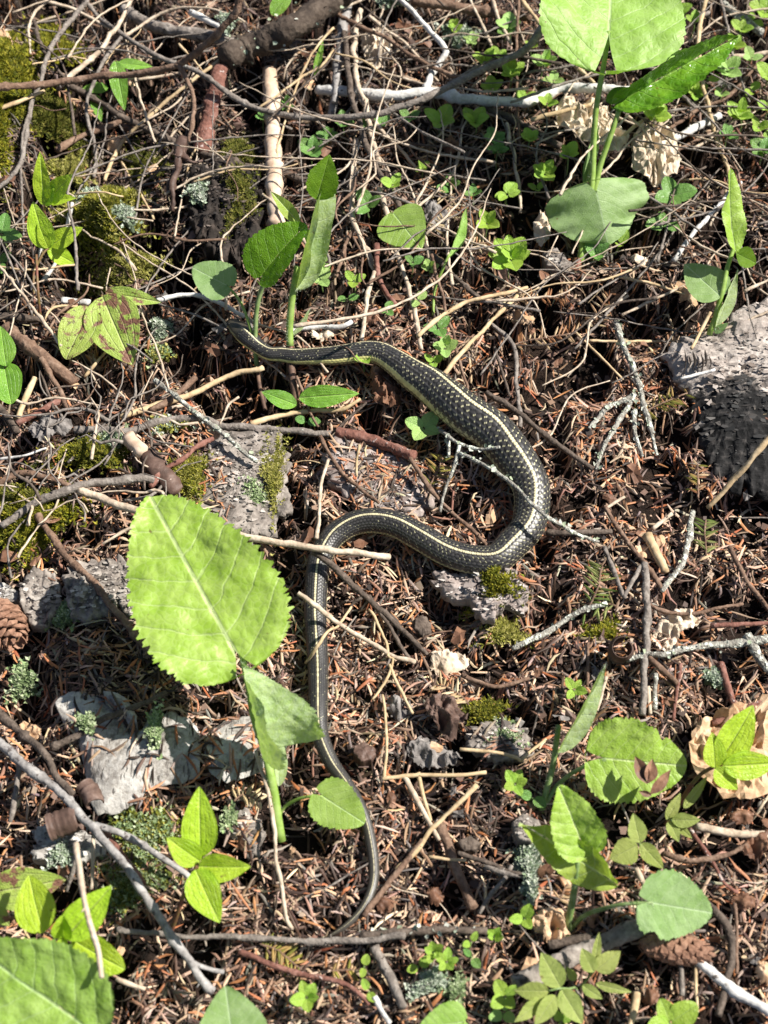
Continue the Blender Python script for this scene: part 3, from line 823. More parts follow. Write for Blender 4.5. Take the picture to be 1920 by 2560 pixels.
T('pale stick behind the top right seedlings', 'pale', 2.0, 1.8, 'C', '1210,365 1400,340 1550,330 1680,308', (10, 10))
T('pale stalk running right from the curled leaf base', 'pale', 1.1, .9, 'C', '640,640 750,690 890,745', (14, 10), knobs=.2)

# --- left edge and middle
T('thick grey brown stick in the left needles below the old leaf', 'brown', 4.6, 4.2, 'D', '30,470 200,610 320,700 440,795', (11, 9), name='stick', cat='stick', rough=.22)
T('twig alongside the thick left stick', 'brown', 2.0, 1.8, 'D', '240,650 300,760 360,860 415,985', (13, 9))
T('reddish stick on the left edge near the grey dead leaf', 'red', 2.4, 2.2, 'D', '100,1040 250,960 360,905', (9, 9))
T('yellowish stick at the left edge', 'straw', 2.2, 2.0, 'D', '210,770 160,870 110,1010', (9, 8))
T('dark stick at the left edge under the yellowish one', 'dark', 2.4, 2.2, 'D', '-30,920 50,1010 100,1090', (9, 8))
T('long pale stick reaching right to the seedling stalks under the snake head', 'straw', 2.1, 1.8, 'D', '715,1000 900,942 1090,880 1300,785 1430,735 1560,708', (9, 9), knobs=.4)
T('grey branch lying level left of centre', 'grey', 2.4, 2.0, 'D', '440,1080 600,1078 760,1085 900,1045 1050,1012 1200,1018 1340,1055 1500,1062 1660,1075 1850,1100 1960,1102', (9, 8), knobs=1.2)
T('lichen spotted twig pointing down to the flat grey bark', 'lichen', 1.8, 1.4, 'D', '920,785 1000,850 1100,930 1200,1000 1300,1080 1400,1170 1525,1265', (15, 13), lich=.8)
T('small pale forked twig above the flat grey bark', 'pale', .8, .6, 'D', '1415,882 1360,922 1330,990 1300,1045', (16, 10))
T('short stub with an orange broken end', 'brown', 2.2, 2.0, 'D', '890,965 1000,905 1160,768', (9, 11))
T('pinkish arched stick above the big serrated leaf', 'grey', 2.4, 2.7, 'D', '10,1650 150,1550 300,1470 450,1412 600,1385 800,1370 910,1372', (12, 14), name='stick', cat='stick')
T('knobbly pinkish twig climbing right from the arched stick', 'red', 1.8, 1.6, 'D', '890,1415 960,1330 1100,1240 1150,1190 1260,1130', (12, 10), knobs=2.5)
T('long straight white stick passing under the big leaf and over the snake', 'pale', 2.5, 1.9, 'H', '-980,-35,12 -840,15,14 -690,75,18 -300,160,26 30,245,30 300,290,32 500,316,31 730,345,28 860,362,22', name='stick', cat='stick', knobs=.2, rough=.08)
T('brown stick at the left edge above the arched stick', 'brown', 2.0, 1.8, 'D', '-20,1405 130,1332 280,1362 410,1412', (10, 9))
T('thin white twig at the left edge', 'white', .9, .7, 'D', '-10,1252 150,1230 275,1185', (9, 9))
T('hollow orange brown stub on the moss', 'peach', 4.2, 4.6, 'D', '760,1120 800,1165 850,1215', (12, 12), name='stub', cat='stub', group=None, sides=12)
T('purplish flaky bark piece beside the orange stub', 'curl', 5.6, 5.0, 'D', '870,1215 920,1280 960,1340 1050,1440', (11, 10), name='bark_strip', cat='bark', group=None, flat_=.55, rough=.35, sides=12)
T('pale straw under the spotted old leaf', 'straw', 1.1, 1.0, 'D', '500,765 560,690 630,612', (8, 10), knobs=.2)
T('white root arching left of the snake head', 'white', 1.7, 1.5, 'D', '930,312 1080,282 1200,290 1330,340 1450,405', (13, 9), knobs=.3)
T('fat white chip of wood above the spotted leaf', 'white', 3.0, 2.2, 'D', '365,308 440,318 530,322', (11, 11), name='wood_chip', cat='wood chip', group=None, flat_=.5)
T('straw behind the left sprout stems', 'straw', 1.0, .8, 'D', '245,440 320,352 460,348', (9, 9), knobs=.2)
T('dark stick at the left edge level with the spotted leaf', 'dark', 2.6, 2.2, 'D', '-20,400 100,408 240,420', (9, 8))

# --- around the snake
T('reddish brown stem standing behind the snake neck bend', 'red', 1.9, 1.5, 'E', '785,-20 790,130 810,200 850,280 900,340', (14, 8), knobs=.6)
T('pale twig standing on the snake bend behind the yellow stripe', 'pale', 1.5, 1.4, 'E', '772,140 735,260 718,390 698,545', (14, 16), knobs=.4)
T('thin twig running down behind the snake back', 'brown', 1.2, 1.0, 'E', '1110,40 1160,220 1200,380 1250,560 1290,700 1325,845', (16, 8))
T('long pale tan stalk behind the snake from the green seedling', 'straw', 1.5, 1.2, 'E', '1030,525 1150,420 1300,330 1450,290 1680,235', (16, 14), knobs=.4)
T('tan stalk leaning on the snake back', 'straw', 1.6, 1.3, 'E', '1180,750 1290,620 1420,480 1520,380 1620,280', (14, 12), knobs=.4)
T('pinkish bark covered stick above the flat grey bark', 'red', 3.8, 3.4, 'E', '550,1090 700,1120 850,1170 1010,1235', (11, 10), name='stick', cat='stick', rough=.3)
T('thin twig crossing the grey bark piece', 'brown', 1.3, 1.0, 'E', '450,1115 520,1250 580,1330 680,1420 800,1510', (14, 12))
T('lichened short twig over the snake flank', 'lichen', 1.2, .9, 'E', '1160,1080 1260,1150 1400,1190 1515,1180', (16, 32), lich=.7, branches=[(1.2, 1.0, 'E', '1205,1110,18 1212,1180,14 1212,1240,10')])
T('white forked twig leaning into the snake bend', 'lichen', 1.2, .8, 'E', '1275,1170 1245,1310 1190,1440 1163,1565', (24, 12), knobs=.5)
T('lichen white twig running over the snake body at its right bend', 'lichen', 1.2, 1.0, 'E', '1280,1215,24 1400,1270,28 1500,1330,31 1600,1410,34 1740,1545,37 1830,1610,36 1950,1690,22 2100,1740,10', lich=.8)
T('brown twig inside the snake bend beside the grey bark', 'brown', 1.4, 1.1, 'E', '985,1245 1060,1360 1150,1480 1260,1590 1340,1665 1480,1800 1560,1870', (15, 10))
T('thin stem standing on the flat grey bark', 'straw', .9, .7, 'E', '685,1165 670,1250 668,1355', (24, 15), knobs=.1)
T('upright pale twig meeting the snake hump from above', 'pale', 1.0, 1.2, 'E', '500,1255 460,1400 445,1600 430,1720', (16, 20), knobs=.4)
T('flat tan grass stalk under the two leaf seedling', 'straw', 1.8, 1.2, 'E', '40,1045 250,985 420,970 600,950 690,895', (8, 9), knobs=.1)
T('thin dark twig right of the two leaf seedling', 'dark', 1.0, .8, 'E', '550,1075 620,1010 725,915', (9, 10))
T('thin brown twig dropping from the seedling to the bark', 'brown', 1.0, .9, 'E', '310,760 370,920 440,1060', (12, 9))
T('white root lying behind the snake neck', 'white', 1.7, 1.5, 'E', '270,500 300,482 450,470 560,472 640,435', (9, 9), knobs=.4)

# --- right side
t_l = T('branched lichen crusted twig like a hand on the right needles', 'lichen', 2.1, 1.7, 'F', '750,445 800,580 850,690 880,760 910,850 930,950 945,1005', (9, 12), lich=1.0, knobs=2, branches=[
    (1.7, 1.2, 'F', '865,865,12 820,960,11 750,1060,10 690,1160,9 640,1310,7'), (1.8, 1.2, 'F', '850,885,12 720,940,10 640,1020,9 600,1070,7'),
    (1.6, 1.2, 'F', '872,960,12 870,1080,10 890,1170,9 912,1235,7'), (1.5, 1.1, 'F', '950,1005,12 975,1100,10 1002,1225,7')])
T('grey thin twig upright on the needles right of the snake', 'grey', 1.6, 1.3, 'F', '0,430,9 150,578,9 170,750,9 182,900,8 190,1060,8')
T('dark thin twig behind the snake back', 'dark', 1.2, 1.0, 'F', '38,590 80,720 130,880', (8, 8))
T('dark brown twig leaving the snake bend towards the lower right', 'dark', 2.0, 1.7, 'F', '-10,855 160,965 350,1120 500,1230 620,1310', (8, 8))
T('straw lying level above the lichen twig', 'straw', 1.0, .8, 'F', '600,550 850,556 1050,552 1260,545', (8, 10), knobs=.3)
T('thin pale stem over the dark hollow at right', 'straw', 1.0, .8, 'F', '760,168 1000,222 1180,280 1340,302', (12, 12), knobs=.2)
T('thin stalk leaning on the birch log end', 'straw', 1.2, 1.0, 'F', '1320,380 1270,480 1205,595', (30, 26), knobs=.1)
T('long tan stalk lying against the charred log', 'straw', 1.9, 1.5, 'F', '1690,1080 1560,1250 1450,1380 1300,1540', (44, 9), knobs=.3)
T('white twig across the log end', 'white', 1.1, .9, 'F', '1140,775 1270,742 1345,720', (28, 32), knobs=.5)
T('straw slanting down to the lichen twig', 'straw', .9, .8, 'F', '520,500 650,625 800,780', (9, 9), knobs=.1)
T('crooked brown twig running through the right needles', 'brown', 1.5, 1.3, 'I', '690,60 760,180 870,330 960,440 1030,550', (9, 9))
T('straight grey twig pointing down beside the pale crumpled leaf', 'grey', 2.2, 2.0, 'I', '928,400 935,600 940,800 932,1000 910,1295', (10, 10), knobs=.8)
T('small grey forked twig on the green fir sprig', 'grey', 1.5, 1.2, 'I', '690,305 750,460 810,605', (9, 11), branches=[(1.4, 1.2, 'I', '905,415,10 850,520,10 805,605,11')])
T('lichen grey twig slanting below the green fir sprig', 'lichen', 1.8, 1.6, 'I', '145,905 300,830 450,740 560,680 705,638', (9, 10), lich=.5)
T('short thick peeled stick in the right needles', 'straw', 3.2, 2.6, 'I', '945,235 1000,340 1050,450', (9, 9), name='stick', cat='stick', knobs=.2)
T('lichen twig between the short stick and the green tuft', 'lichen', 1.8, 1.6, 'I', '1215,90 1190,250 1150,400 1030,560', (9, 9), lich=.7)
T('long dark red twig at the right edge', 'brown', 1.6, 1.4, 'I', '1430,300 1520,480 1600,600 1680,700', (9, 9))
T('thin twig above the pale crumpled leaf', 'brown', 1.2, 1.0, 'I', '900,615 1040,680 1200,700 1380,660 1510,638', (10, 10))
T('whitish lichen branch entering from the right edge', 'lichen', 1.4, 2.8, 'I', '820,975 920,940 1060,940 1200,900 1400,880 1700,845', (9, 11), lich=.7, name='branch', cat='branch')
T('brown twig under the whitish lichen branch', 'brown', 1.8, 1.6, 'I', '950,955 1040,1040 1120,1110', (9, 9))
T('stubby brown twig near the right edge below the lichen branch', 'red', 2.2, 2.0, 'I', '1375,990 1430,1150 1475,1290', (9, 9))
T('thick grey twig at the right edge', 'lichen', 3.0, 2.6, 'I', '1530,820 1600,950 1690,1060', (11, 9))
T('short upright twig left of the straight grey one', 'pale', 1.4, 1.1, 'I', '945,1130 955,1200 962,1290', (8, 8))
T('short lichen twig right of the straight grey one', 'lichen', 1.5, 1.3, 'I', '992,1050 985,1150 990,1265', (8, 8), lich=.5)
T('reddish thin twig below the lichen branch', 'red', 1.2, 1.0, 'I', '1140,990 1120,1150 1098,1330', (9, 8))
T('red brown stem at the right edge above the lichen branch', 'red', 1.5, 1.3, 'I', '1320,768 1480,762 1680,750', (10, 10))
T('red brown stick at the right edge above the lime sprout', 'red', 1.9, 1.7, 'I', '1330,1345 1450,1300 1690,1180', (10, 12))
T('thin upright twig left of the woolly spear leaf', 'brown', 1.0, .8, 'I', '592,870 590,1000 588,1130', (8, 8))
T('thin pale twig right of the woolly spear leaf', 'pale', 1.1, .9, 'I', '702,1070 680,1160 645,1270', (8, 8))
T('dark stick right of the snake bend', 'dark', 1.9, 1.6, 'I', '345,215 480,222 600,215 730,212', (8, 8), name='stick', cat='stick')
T('little pale twig pointing up beside the crooked brown one', 'pale', 1.1, .8, 'I', '695,75 750,40 810,5', (9, 9))
T('pale twig meeting the lichen twig near the green tuft', 'pale', 1.3, 1.1, 'I', '975,195 1030,150 1090,105', (9, 9))

# --- lower half
T('olive brown stick lying in the shade of the big leaf', 'brown', 2.3, 1.9, 'G', '225,110 330,280 450,420 600,570 700,700 800,830 950,980 1120,1100', (12, 9), name='stick', cat='stick', branches=[(1.0, .8, 'G', '850,945,10 900,895,11 980,830,12')])
T('knobbly dark twig over the curled birch bark', 'dark', 1.8, 1.6, 'G', '300,1495 450,1420 620,1320 800,1250 985,1165', (18, 12), knobs=1.8)
T('long silver grey branch crossing the lower left corner', 'silver', 2.7, 2.0, 'J', '-110,-120,26 30,20,26 150,130,26 300,240,26 400,330,26 500,450,26 560,500,26 640,600,26 720,700,25 830,860,24 930,1000,22 1050,1180,20 1130,1290,18 1200,1390,16 1260,1470,14', name='branch', cat='branch', knobs=1.4, branches=[
    (1.7, 1.3, 'J', '560,480,26 700,520,24 850,600,20 1000,700,16 1100,760,13 1140,805,11'), (1.5, 1.2, 'J', '1130,1290,18 1200,1320,16 1325,1352,12')], sides=10)
T('dark forked branch beside the silver grey one at the left edge', 'dark', 2.4, 1.8, 'J', '-60,-230,18 60,-120,20 220,20,24 300,120,26 335,190,27 430,300,27', knobs=1.4, name='branch', cat='branch')
T('red brown twig under the silver grey branch', 'red', 1.7, 1.5, 'J', '600,500 680,600 760,700 850,830', (20, 12))
T('brown twig lying level over the snake tail tip', 'grey', 1.4, 1.8, 'J', '690,1095 850,1110 1000,1130 1200,1140 1430,1142 1660,1155 1850,1165 2046,1166 2246,1152 2400,1138', (9, 12), knobs=1.2)
T('dark lichen spotted stick right of the snake tail tip', 'dark', 2.1, 1.9, 'K', '690,1135 850,1118 1050,1120 1250,1105 1440,1108', (10, 9), name='stick', cat='stick', lich=.9)
T('blurred twig hanging in front of the lime leaves at lower left', 'pale', 1.5, 1.2, 'J', '448,590,72 470,750,74 500,920,76 540,1100,78 580,1230,80 602,1385,82', knobs=.6)
T('short twig in the needles at the left edge', 'grey', 1.6, 1.4, 'J', '115,130 90,300 60,460', (9, 9))
T('long thin twig hanging along the big leaf stem', 'pale', 1.0, 1.1, 'K', '70,40 110,160 150,300 190,560 215,800 250,1000 285,1095', (26, 9), knobs=.8)
T('thin twig joining the silver grey branch from below', 'grey', 1.2, 1.0, 'J', '450,690 425,780 395,870', (16, 9))
T('pale twig behind the blurred hanging one', 'pale', 1.1, .9, 'J', '552,545 548,700 540,860', (18, 9))
T('small pale twig right of the bottom left leaf', 'pale', 1.3, 1.1, 'J', '690,1390 780,1425 860,1452', (9, 8))
T('stubby peeled stick below the woolly spear leaf', 'brown', 3.0, 2.6, 'K', '1160,480 1210,600 1250,720 1310,860 1362,975', (9, 9), name='stick', cat='stick', knobs=.5)
T('pale bent twig above the stubby peeled stick', 'pale', 1.6, 1.2, 'K', '945,190 1020,320 1080,440 1155,570', (9, 10), knobs=.3)
T('long straw slanting to the snake tail', 'straw', 1.3, 1.4, 'K', '1380,240 1250,370 1120,500 1050,600 900,745', (12, 9), knobs=.2)
T('reddish twig touching the snake tail', 'brown', 1.5, 1.6, 'K', '1060,570 950,700 830,860 710,1020', (10, 9))
T('level straw right of the snake tail', 'straw', 1.2, 1.0, 'K', '820,208 1050,186 1250,186 1435,168', (10, 10), knobs=.2)
T('thin upright straw ending on the level one', 'straw', .9, .8, 'H', '820,1180 838,1340 845,1470 830,1680', (9, 10), knobs=.2)
T('long red brown twig in the bottom needles left of centre', 'red', 1.6, 1.3, 'K', '-30,1230 150,1300 330,1362 500,1392 640,1450 740,1545', (9, 8))
T('grey lichen stub pointing down at the bottom centre', 'grey', 2.6, 2.2, 'K', '770,1200 830,1330 900,1450 945,1560', (9, 9), name='stick', cat='stick')
T('white stub at the bottom centre edge', 'white', 1.5, 1.3, 'K', '770,1500 810,1570 865,1655', (9, 8))
T('thin grey twig left of the tan folded leaf', 'grey', 1.2, 1.0, 'K', '1585,720 1530,810 1460,900 1395,1005', (9, 9))
T('short straw across the stubby peeled stick', 'straw', .9, .8, 'K', '1095,668 1200,682 1315,690', (13, 13), knobs=.1)
T('dark thin twig running right from the stubby stick', 'dark', 1.3, 1.5, 'K', '1265,648 1450,712 1600,770 1700,785', (9, 9))
T('tan peeled twig beside the pale bent one', 'straw', 1.2, .9, 'K', '1030,170 1060,300 1105,455', (9, 9), knobs=.1)
T('thick grey log like stick under the pale olive seedling', 'stone', 5.0, 4.6, 'L', '160,1430 350,1350 500,1262 640,1190 780,1130 940,1075', (11, 10), name='stick', cat='stick', sides=10)
T('dark stick between the tan folded leaf and the grey stick', 'dark', 2.4, 2.0, 'L', '360,1195 500,1165 620,1140', (11, 12), name='stick', cat='stick')
T('white peeled stick running out at the lower right', 'white', 2.6, 2.8, 'L', '1150,1165 1280,1310 1400,1420 1530,1510 1700,1605', (11, 9), name='stick', cat='stick', knobs=.3)
T('dark bent twig near the lower right edge', 'dark', 2.1, 1.8, 'L', '1330,970 1430,1100 1442,1250 1420,1400 1365,1610', (9, 9))
T('grey twig standing out below the grey green heart leaf', 'grey', 1.6, 1.4, 'L', '1110,1135 1140,1290 1150,1490', (11, 8))
T('pale level stick at the right edge', 'pale', 2.2, 2.0, 'L', '1235,488 1400,520 1680,545', (9, 9), name='stick', cat='stick', knobs=.4)
T('thin reddish twig beneath the olive trailing leaves', 'red', 1.1, 1.0, 'L', '1195,500 1300,650 1380,800 1480,880', (10, 9))
T('brown creeping stem at the right edge', 'brown', 1.6, 1.3, 'L', '1040,645 1200,690 1400,660 1540,600', (9, 12))
T('grey twig at the left of the pale lichen tuft', 'grey', 1.5, 1.3, 'L', '-20,728 120,770 255,782', (9, 9))
T('pale twig above the grey green heart leaf', 'pale', 1.5, 1.2, 'L', '878,735 920,820 985,915', (9, 9))
T('thin twig near the lower right cone', 'brown', 1.1, .9, 'L', '1462,945 1470,1150 1472,1360', (9, 8))
T('thin straw below the grey green heart leaf', 'straw', 1.0, .8, 'L', '1245,1180 1232,1400 1242,1590', (9, 8))
T('orange bark twig at the bottom right', 'straw', 2.0, 1.6, 'L', '882,1475 860,1600 838,1690', (9, 8))
T('brown twig from the snake down to the pale chip', 'dark', 2.0, 1.6, 'H', '410,330,30 520,420,24 640,530,16 760,640,12 860,720,10 980,840,9 1085,940,8', branches=[(1.3, 1.0, 'H', '740,590,12 840,750,10 930,880,9 980,960,9'), (1.1, .9, 'H', '700,600,13 640,640,10 620,700,8')], knobs=1.2)
T('pale twig lying over the snake beside the big leaf', 'pale', 1.5, 1.4, 'H', '320,575,30 430,660,30 540,745,22 660,820,14 800,900,10 900,955,9 1015,985,9', knobs=1.0)
T('short pale twig across the snake below the big leaf', 'straw', .9, .7, 'H', '365,990,12 430,890,24 500,800,26 560,765,20 640,650,9', knobs=.2)
T('thin pale arching twig right of the snake', 'straw', .9, .7, 'H', '740,670 800,770 840,870 850,960 880,960 850,1070 760,1205', (10, 9), knobs=.3)
T('thin straw pointing to the crumpled dark leaf', 'straw', 1.0, .8, 'H', '860,1000 900,1100 950,1190 1000,1290', (9, 9), knobs=.2)
T('brown twig right of the pale chip', 'brown', 1.4, 1.1, 'H', '1290,1060 1400,1110 1500,1130 1690,1080', (9, 9))
T('pale forked root on the grey lichen bark', 'straw', 1.2, 1.0, 'H', '1280,1500,16 1450,1510,15 1600,1550,14 1640,1570,13', knobs=.2, branches=[(1.0, .7, 'H', '1640,1570,13 1680,1530,12 1790,1440,9')])

# thin short twigs among the needles, all alike
proto = []
for k in range(8):
    a = Acc(); L_ = random.uniform(.05, .10)
    q = np.array([[-L_ / 2, 0, 0], [-L_ / 6, random.gauss(0, .004), .001], [L_ / 5, random.gauss(0, .005), .001], [L_ / 2, random.gauss(0, .006), 0]])
    twig_shape(a, q, random.uniform(.6, 1.1), .45, .2, 1.2, 5, 4)
    V, F = a.get(); me = mesh('twig', V, F); me.materials.append(M[['brown', 'dark', 'grey', 'pale', 'straw', 'brown', 'grey', 'dark'][k]]); proto.append(me)
for i in range(170):
    top = i < 125
    x = random.uniform(-.30, .30); y = random.uniform(.10, .50) if top else random.uniform(-.29, .2)
    o = bpy.data.objects.new('twig', random.choice(proto)); COL.objects.link(o)
    o.location = (x, y, float(g(x, y)) + random.uniform(.005, .022 if top else .007))
    o.rotation_euler = (0, random.gauss(0, .12 if top else .04), random.uniform(0, 6.28)); s = random.uniform(.5, 1.5 if top else 1.0); o.scale = (s, min(s, 1.1), min(s, 1.1))
    tag(o, 'short thin dead twig lying loose on the needle litter', 'twig', 'loose thin twigs on the needle litter')

# the tangle of fine dead twigs over the upper part, past counting
R = np.random.default_rng(77); acc = {k: Acc() for k in ('grey', 'pale', 'dark')}
for i in range(320):
    u = R.uniform()
    if u < .62: x, y = R.uniform(-.30, .30), R.uniform(.14, .50)
    elif u < .86: x, y = R.uniform(-.27, .0), R.uniform(.10, .45)
    else: x, y = R.uniform(-.25, -.12), R.uniform(-.02, .10)
    if math.hypot(x + .07, y - .115) < .075: continue
    if x < -.02 and y > .1 and R.uniform() < .68: continue
    L_ = R.uniform(.07, .22) * (1 if u < .86 else .4); a = R.uniform(0, math.pi); hgt = R.gamma(2., 5.5) / 1000 + .006; bend = R.normal() * .34; sl = R.normal() * .10
    q = []
    for f in np.linspace(-.5, .5, 5):
        o_ = bend * L_ * (.25 - f * f) + R.normal() * .0034
        xx, yy = x + math.cos(a) * f * L_ - math.sin(a) * o_, y + math.sin(a) * f * L_ + math.cos(a) * o_
        q.append((xx, yy, max(float(g(xx, yy)) + .006, float(g(x, y)) + hgt + sl * f * L_)))
    m_ = max(6, int(L_ * 220)); c_ = catmull(np.array(q), m_); c_ += R.normal(size=c_.shape) * .00022
    r_ = np.linspace(R.uniform(.5, 1.3), .38, m_) / 1000 * (1 + .15 * R.normal(size=m_))
    acc[('grey', 'pale', 'dark')[R.choice(3, p=[.38, .46, .16])]].add(*tube(c_, r_, 5))
for k, lb in (('grey', 'tangle of fine grey dead twigs over the upper part'), ('pale', 'tangle of fine pale dead twigs over the upper part'), ('dark', 'tangle of fine dark dead twigs over the upper part')):
    o = obj('twig_tangle', *acc[k].get(), M[k]); tag(o, lb, None, None, 'stuff')

# ------------------------------------------------------------------ bark plates, stones, log
def fl(c, s):
    return np.array([flat(c, *[float(v) for v in t.split(',')]) for t in s.split()])

def flakes(parent, tops, n, size, cols, seed, yb=None, name='bark_flakes'):
    """loose flakes of bark on a surface"""
    R = np.random.default_rng(seed); p = tops[R.integers(0, len(tops), n)] + R.normal(size=(n, 3)) * np.array([.001, .001, 0])
    s_ = R.gamma(2.0, size / 2000, n).clip(size / 4000, size / 400); a = R.uniform(0, 6.28, n); tx, ty = R.normal(size=n) * .16, R.normal(size=n) * .16
    V = np.empty((n, 5, 3)); asp = (R.uniform(.6, 1.6, n), R.uniform(.5, 1.1, n))
    for k in range(5):
        an = a + k * 1.2566; r_ = s_ * R.uniform(.25, 1.3, n); dx, dy = np.cos(an) * r_ * asp[0] * 1.2, np.sin(an) * r_ * asp[1]
        V[:, k, 0], V[:, k, 1] = p[:, 0] + dx, p[:, 1] + dy; V[:, k, 2] = p[:, 2] + .0009 + tx * dx + ty * dy
    cols = np.array(cols); q = R.integers(0, len(cols) // 2, n)
    if yb is not None: q = np.where(p[:, 1] + .012 * np.sin(p[:, 0] * 160) < yb, q + len(cols) // 2, q)
    C = cols[q] * R.uniform(.6, 1.25, (n, 1)); off = np.array(parent.location)
    o = link(name, mesh(name, V.reshape(-1, 3) - off, np.arange(n * 5).reshape(-1, 5), False, col=np.repeat(C, 5, 0)), M['needle'], parent); o['kind'] = 'stuff'
FLK = {'stone': [(.32, .285, .25), (.20, .17, .15), (.43, .39, .35), (.08, .066, .056)], 'pinkstone': [(.36, .31, .285), (.24, .20, .18), (.46, .41, .38), (.1, .08, .07)], 'birch': [(.45, .43, .4), (.6, .58, .55), (.3, .28, .26), (.12, .1, .09)], 'char': [(.03, .024, .02), (.06, .046, .038), (.12, .095, .08), (.015, .012, .01)]}
def plate(label, name, cat, mat, c, s, top, seed, group=None, parts=None, **kw):
    V, F = slab(fl(c, s), top, seed, **kw)
    o = obj(name, V, F, M[mat]); tag(o, label, cat, group)
    if mat in FLK: flakes(o, V[:96 * 14], int(260 * min(3, (np.ptp(V[:, 0]) * np.ptp(V[:, 1])) / .0012)), .8, FLK[mat] * 2, seed)
    return o

plate('flat grey weathered bark piece with mossy edge above the big leaf', 'bark_plate', 'bark', 'stone', 'E', '-210,1200 -60,1090 120,1080 230,1120 270,1250 250,1400 280,1560 180,1700 60,1730 -100,1690 -260,1560 -330,1420 -300,1300', 6.4, 3, rough=2.2, key='b')
plate('flat pinkish grey bark piece inside the snake bend', 'bark_plate', 'bark', 'pinkstone', 'E', '545,1140 680,1170 830,1190 960,1240 1060,1300 1190,1380 1150,1500 1060,1600 960,1640 860,1600 740,1540 620,1500 520,1420 470,1300', 6.2, 4, rough=1.8, key='b')
t = thing('bark_plate', P('H', 1430, 600, 0), 'rough grey bark chunk with moss cushion jutting over a dark hollow', 'bark')
V, F = slab(fl('H', '1150,560 1180,500 1300,490 1440,500 1560,520 1640,570 1690,640 1640,730 1560,700 1500,770 1420,790 1370,740 1330,660 1230,640'), 19, 5, lift=10, rough=3.4, dome=.15, ragged=2.0, grain=.5)
obj('chunk', V, F, M['pinkstone'], t)
CHUNK = (t, V[:96 * 16])
t = thing('birch_bark', P('G', 900, 1550, 0), 'large curled sheet of silvery birch bark left of the big aster stem', 'bark')
def sheet(parent, top, bot, zt, zb, hump, seed, mat='birch', name='flap', n=90, m=30, thick=.9, rough=1.5):
    """a curved shell of bark between two edges (photo crop G), heights in mm"""
    a_, b_ = catmull(np.column_stack([fl('G', top), np.zeros(len(top.split()))]), n)[:, :2], catmull(np.column_stack([fl('G', bot), np.zeros(len(bot.split()))]), n)[:, :2]
    V = []
    for sh in (0, thick / 1000):
        for v in np.linspace(0, 1, m):
            j = (1 if v in (0, 1) else 0)
            xy = a_ * (1 - v) + b_ * v
            xy = xy + (b_ - a_) * (.035 * fbm(xy[:, 0] + seed, xy[:, 1], 300, 3))[:, None] * (1 - 2 * v)
            gz = float(np.mean(g(a_[:, 0], a_[:, 1]))) * (1 - v) + float(np.mean(g(b_[:, 0], b_[:, 1]))) * v
            z = (zt * (1 - v) + zb * v + hump * math.sin(math.pi * min(1, v * 1.05)) ** .8) / 1000 + rough / 1000 * (1.4 * fbm(xy[:, 0] + seed, xy[:, 1], 32, 3) + .22 * fbm(xy[:, 0], xy[:, 1], 420, 3))
            V.append(np.column_stack([xy, gz + z - sh]))
    V = np.vstack(V); F = []; N0 = n * m
    for i in range(m - 1):
        for k in range(n - 1):
            q = (i * n + k, (i + 1) * n + k, (i + 1) * n + k + 1, i * n + k + 1); F.append(q); F.append(tuple(N0 + z for z in q[::-1]))
    for k in range(n - 1):
        F.append((k, k + 1, N0 + k + 1, N0 + k)); e = (m - 1) * n; F.append((e + k + 1, e + k, N0 + e + k, N0 + e + k + 1))
    for i in range(m - 1):
        F.append((i * n, N0 + i * n, N0 + (i + 1) * n, (i + 1) * n)); e = n - 1; F.append((N0 + i * n + e, i * n + e, (i + 1) * n + e, N0 + (i + 1) * n + e))
    TOPS.setdefault('birch', []).append(V[:N0])
    return obj(name, V, F, M[mat], parent)
sheet(t, '345,1275 420,1225 520,1215 640,1232 710,1320 800,1430 850,1440 900,1372 1020,1347 1140,1372 1190,1440 1205,1560', '400,1400 470,1480 500,1580 520,1700 530,1800 560,1880 620,1925 720,1905 830,1850 910,1770 1050,1745 1195,1700', 10, 7, 5.5, 1)
sheet(t, '1245,1455 1330,1392 1420,1362 1500,1352 1560,1410 1600,1520', '1222,1600 1265,1690 1340,1730 1430,1725 1520,1690 1590,1640', 9.5, 7, 4.5, 2)
sheet(t, '640,1215 700,1220 760,1250 800,1300 835,1370', '650,1290 700,1330 750,1390 790,1440 840,1450', 9, 8, 6, 3, n=40, m=14)
plate('small grey stone like bark chunk right of the lime four leaf sprout', 'bark_plate', 'bark', 'stone', 'J', '1340,470 1400,435 1490,450 1540,490 1575,580 1545,640 1550,700 1480,730 1440,660 1390,600 1330,560', 9, 12, rough=2.6, key='s1', ragged=1.5)
plate('pale grey bark block beside the left edge cone', 'bark_plate', 'bark', 'stone', 'G', '130,560 220,490 330,500 375,580 370,700 290,810 200,800 150,700', 10, 13, rough=2.4, grain=.5)
plate('dark grey bark block in the shade of the big leaf', 'bark_plate', 'bark', 'stone', 'G', '390,560 450,450 600,420 720,450 800,560 760,700 650,760 520,790 450,760', 9, 14, rough=2.4, grain=.5)
plate('grey bark edge under the big leaf shadow', 'bark_plate', 'bark', 'stone', 'G', '650,420 760,430 900,620 1000,760 1080,900 960,900 860,840 760,760 700,640', 9, 15, rough=2.2)
plate('pale bark scrap at the left edge above the cone', 'bark_plate', 'bark', 'birch', 'G', '-60,560 30,540 110,580 130,640 40,650 -60,650', 9, 16)
plate('pale lichened bark lump under the lower left branches', 'bark_plate', 'bark', 'birch', 'J', '200,560 280,480 400,470 480,520 560,560 640,640 560,720 400,740 240,700', 11, 17, rough=3, ragged=1.6)
plate('grey lichened bark slab right of the crumpled dark leaf', 'bark_plate', 'bark', 'stone', 'H', '1300,1420 1420,1380 1560,1370 1660,1420 1720,1500 1690,1580 1560,1600 1440,1590 1330,1540', 8, 18, rough=2.6, ragged=1.6, key='s2')
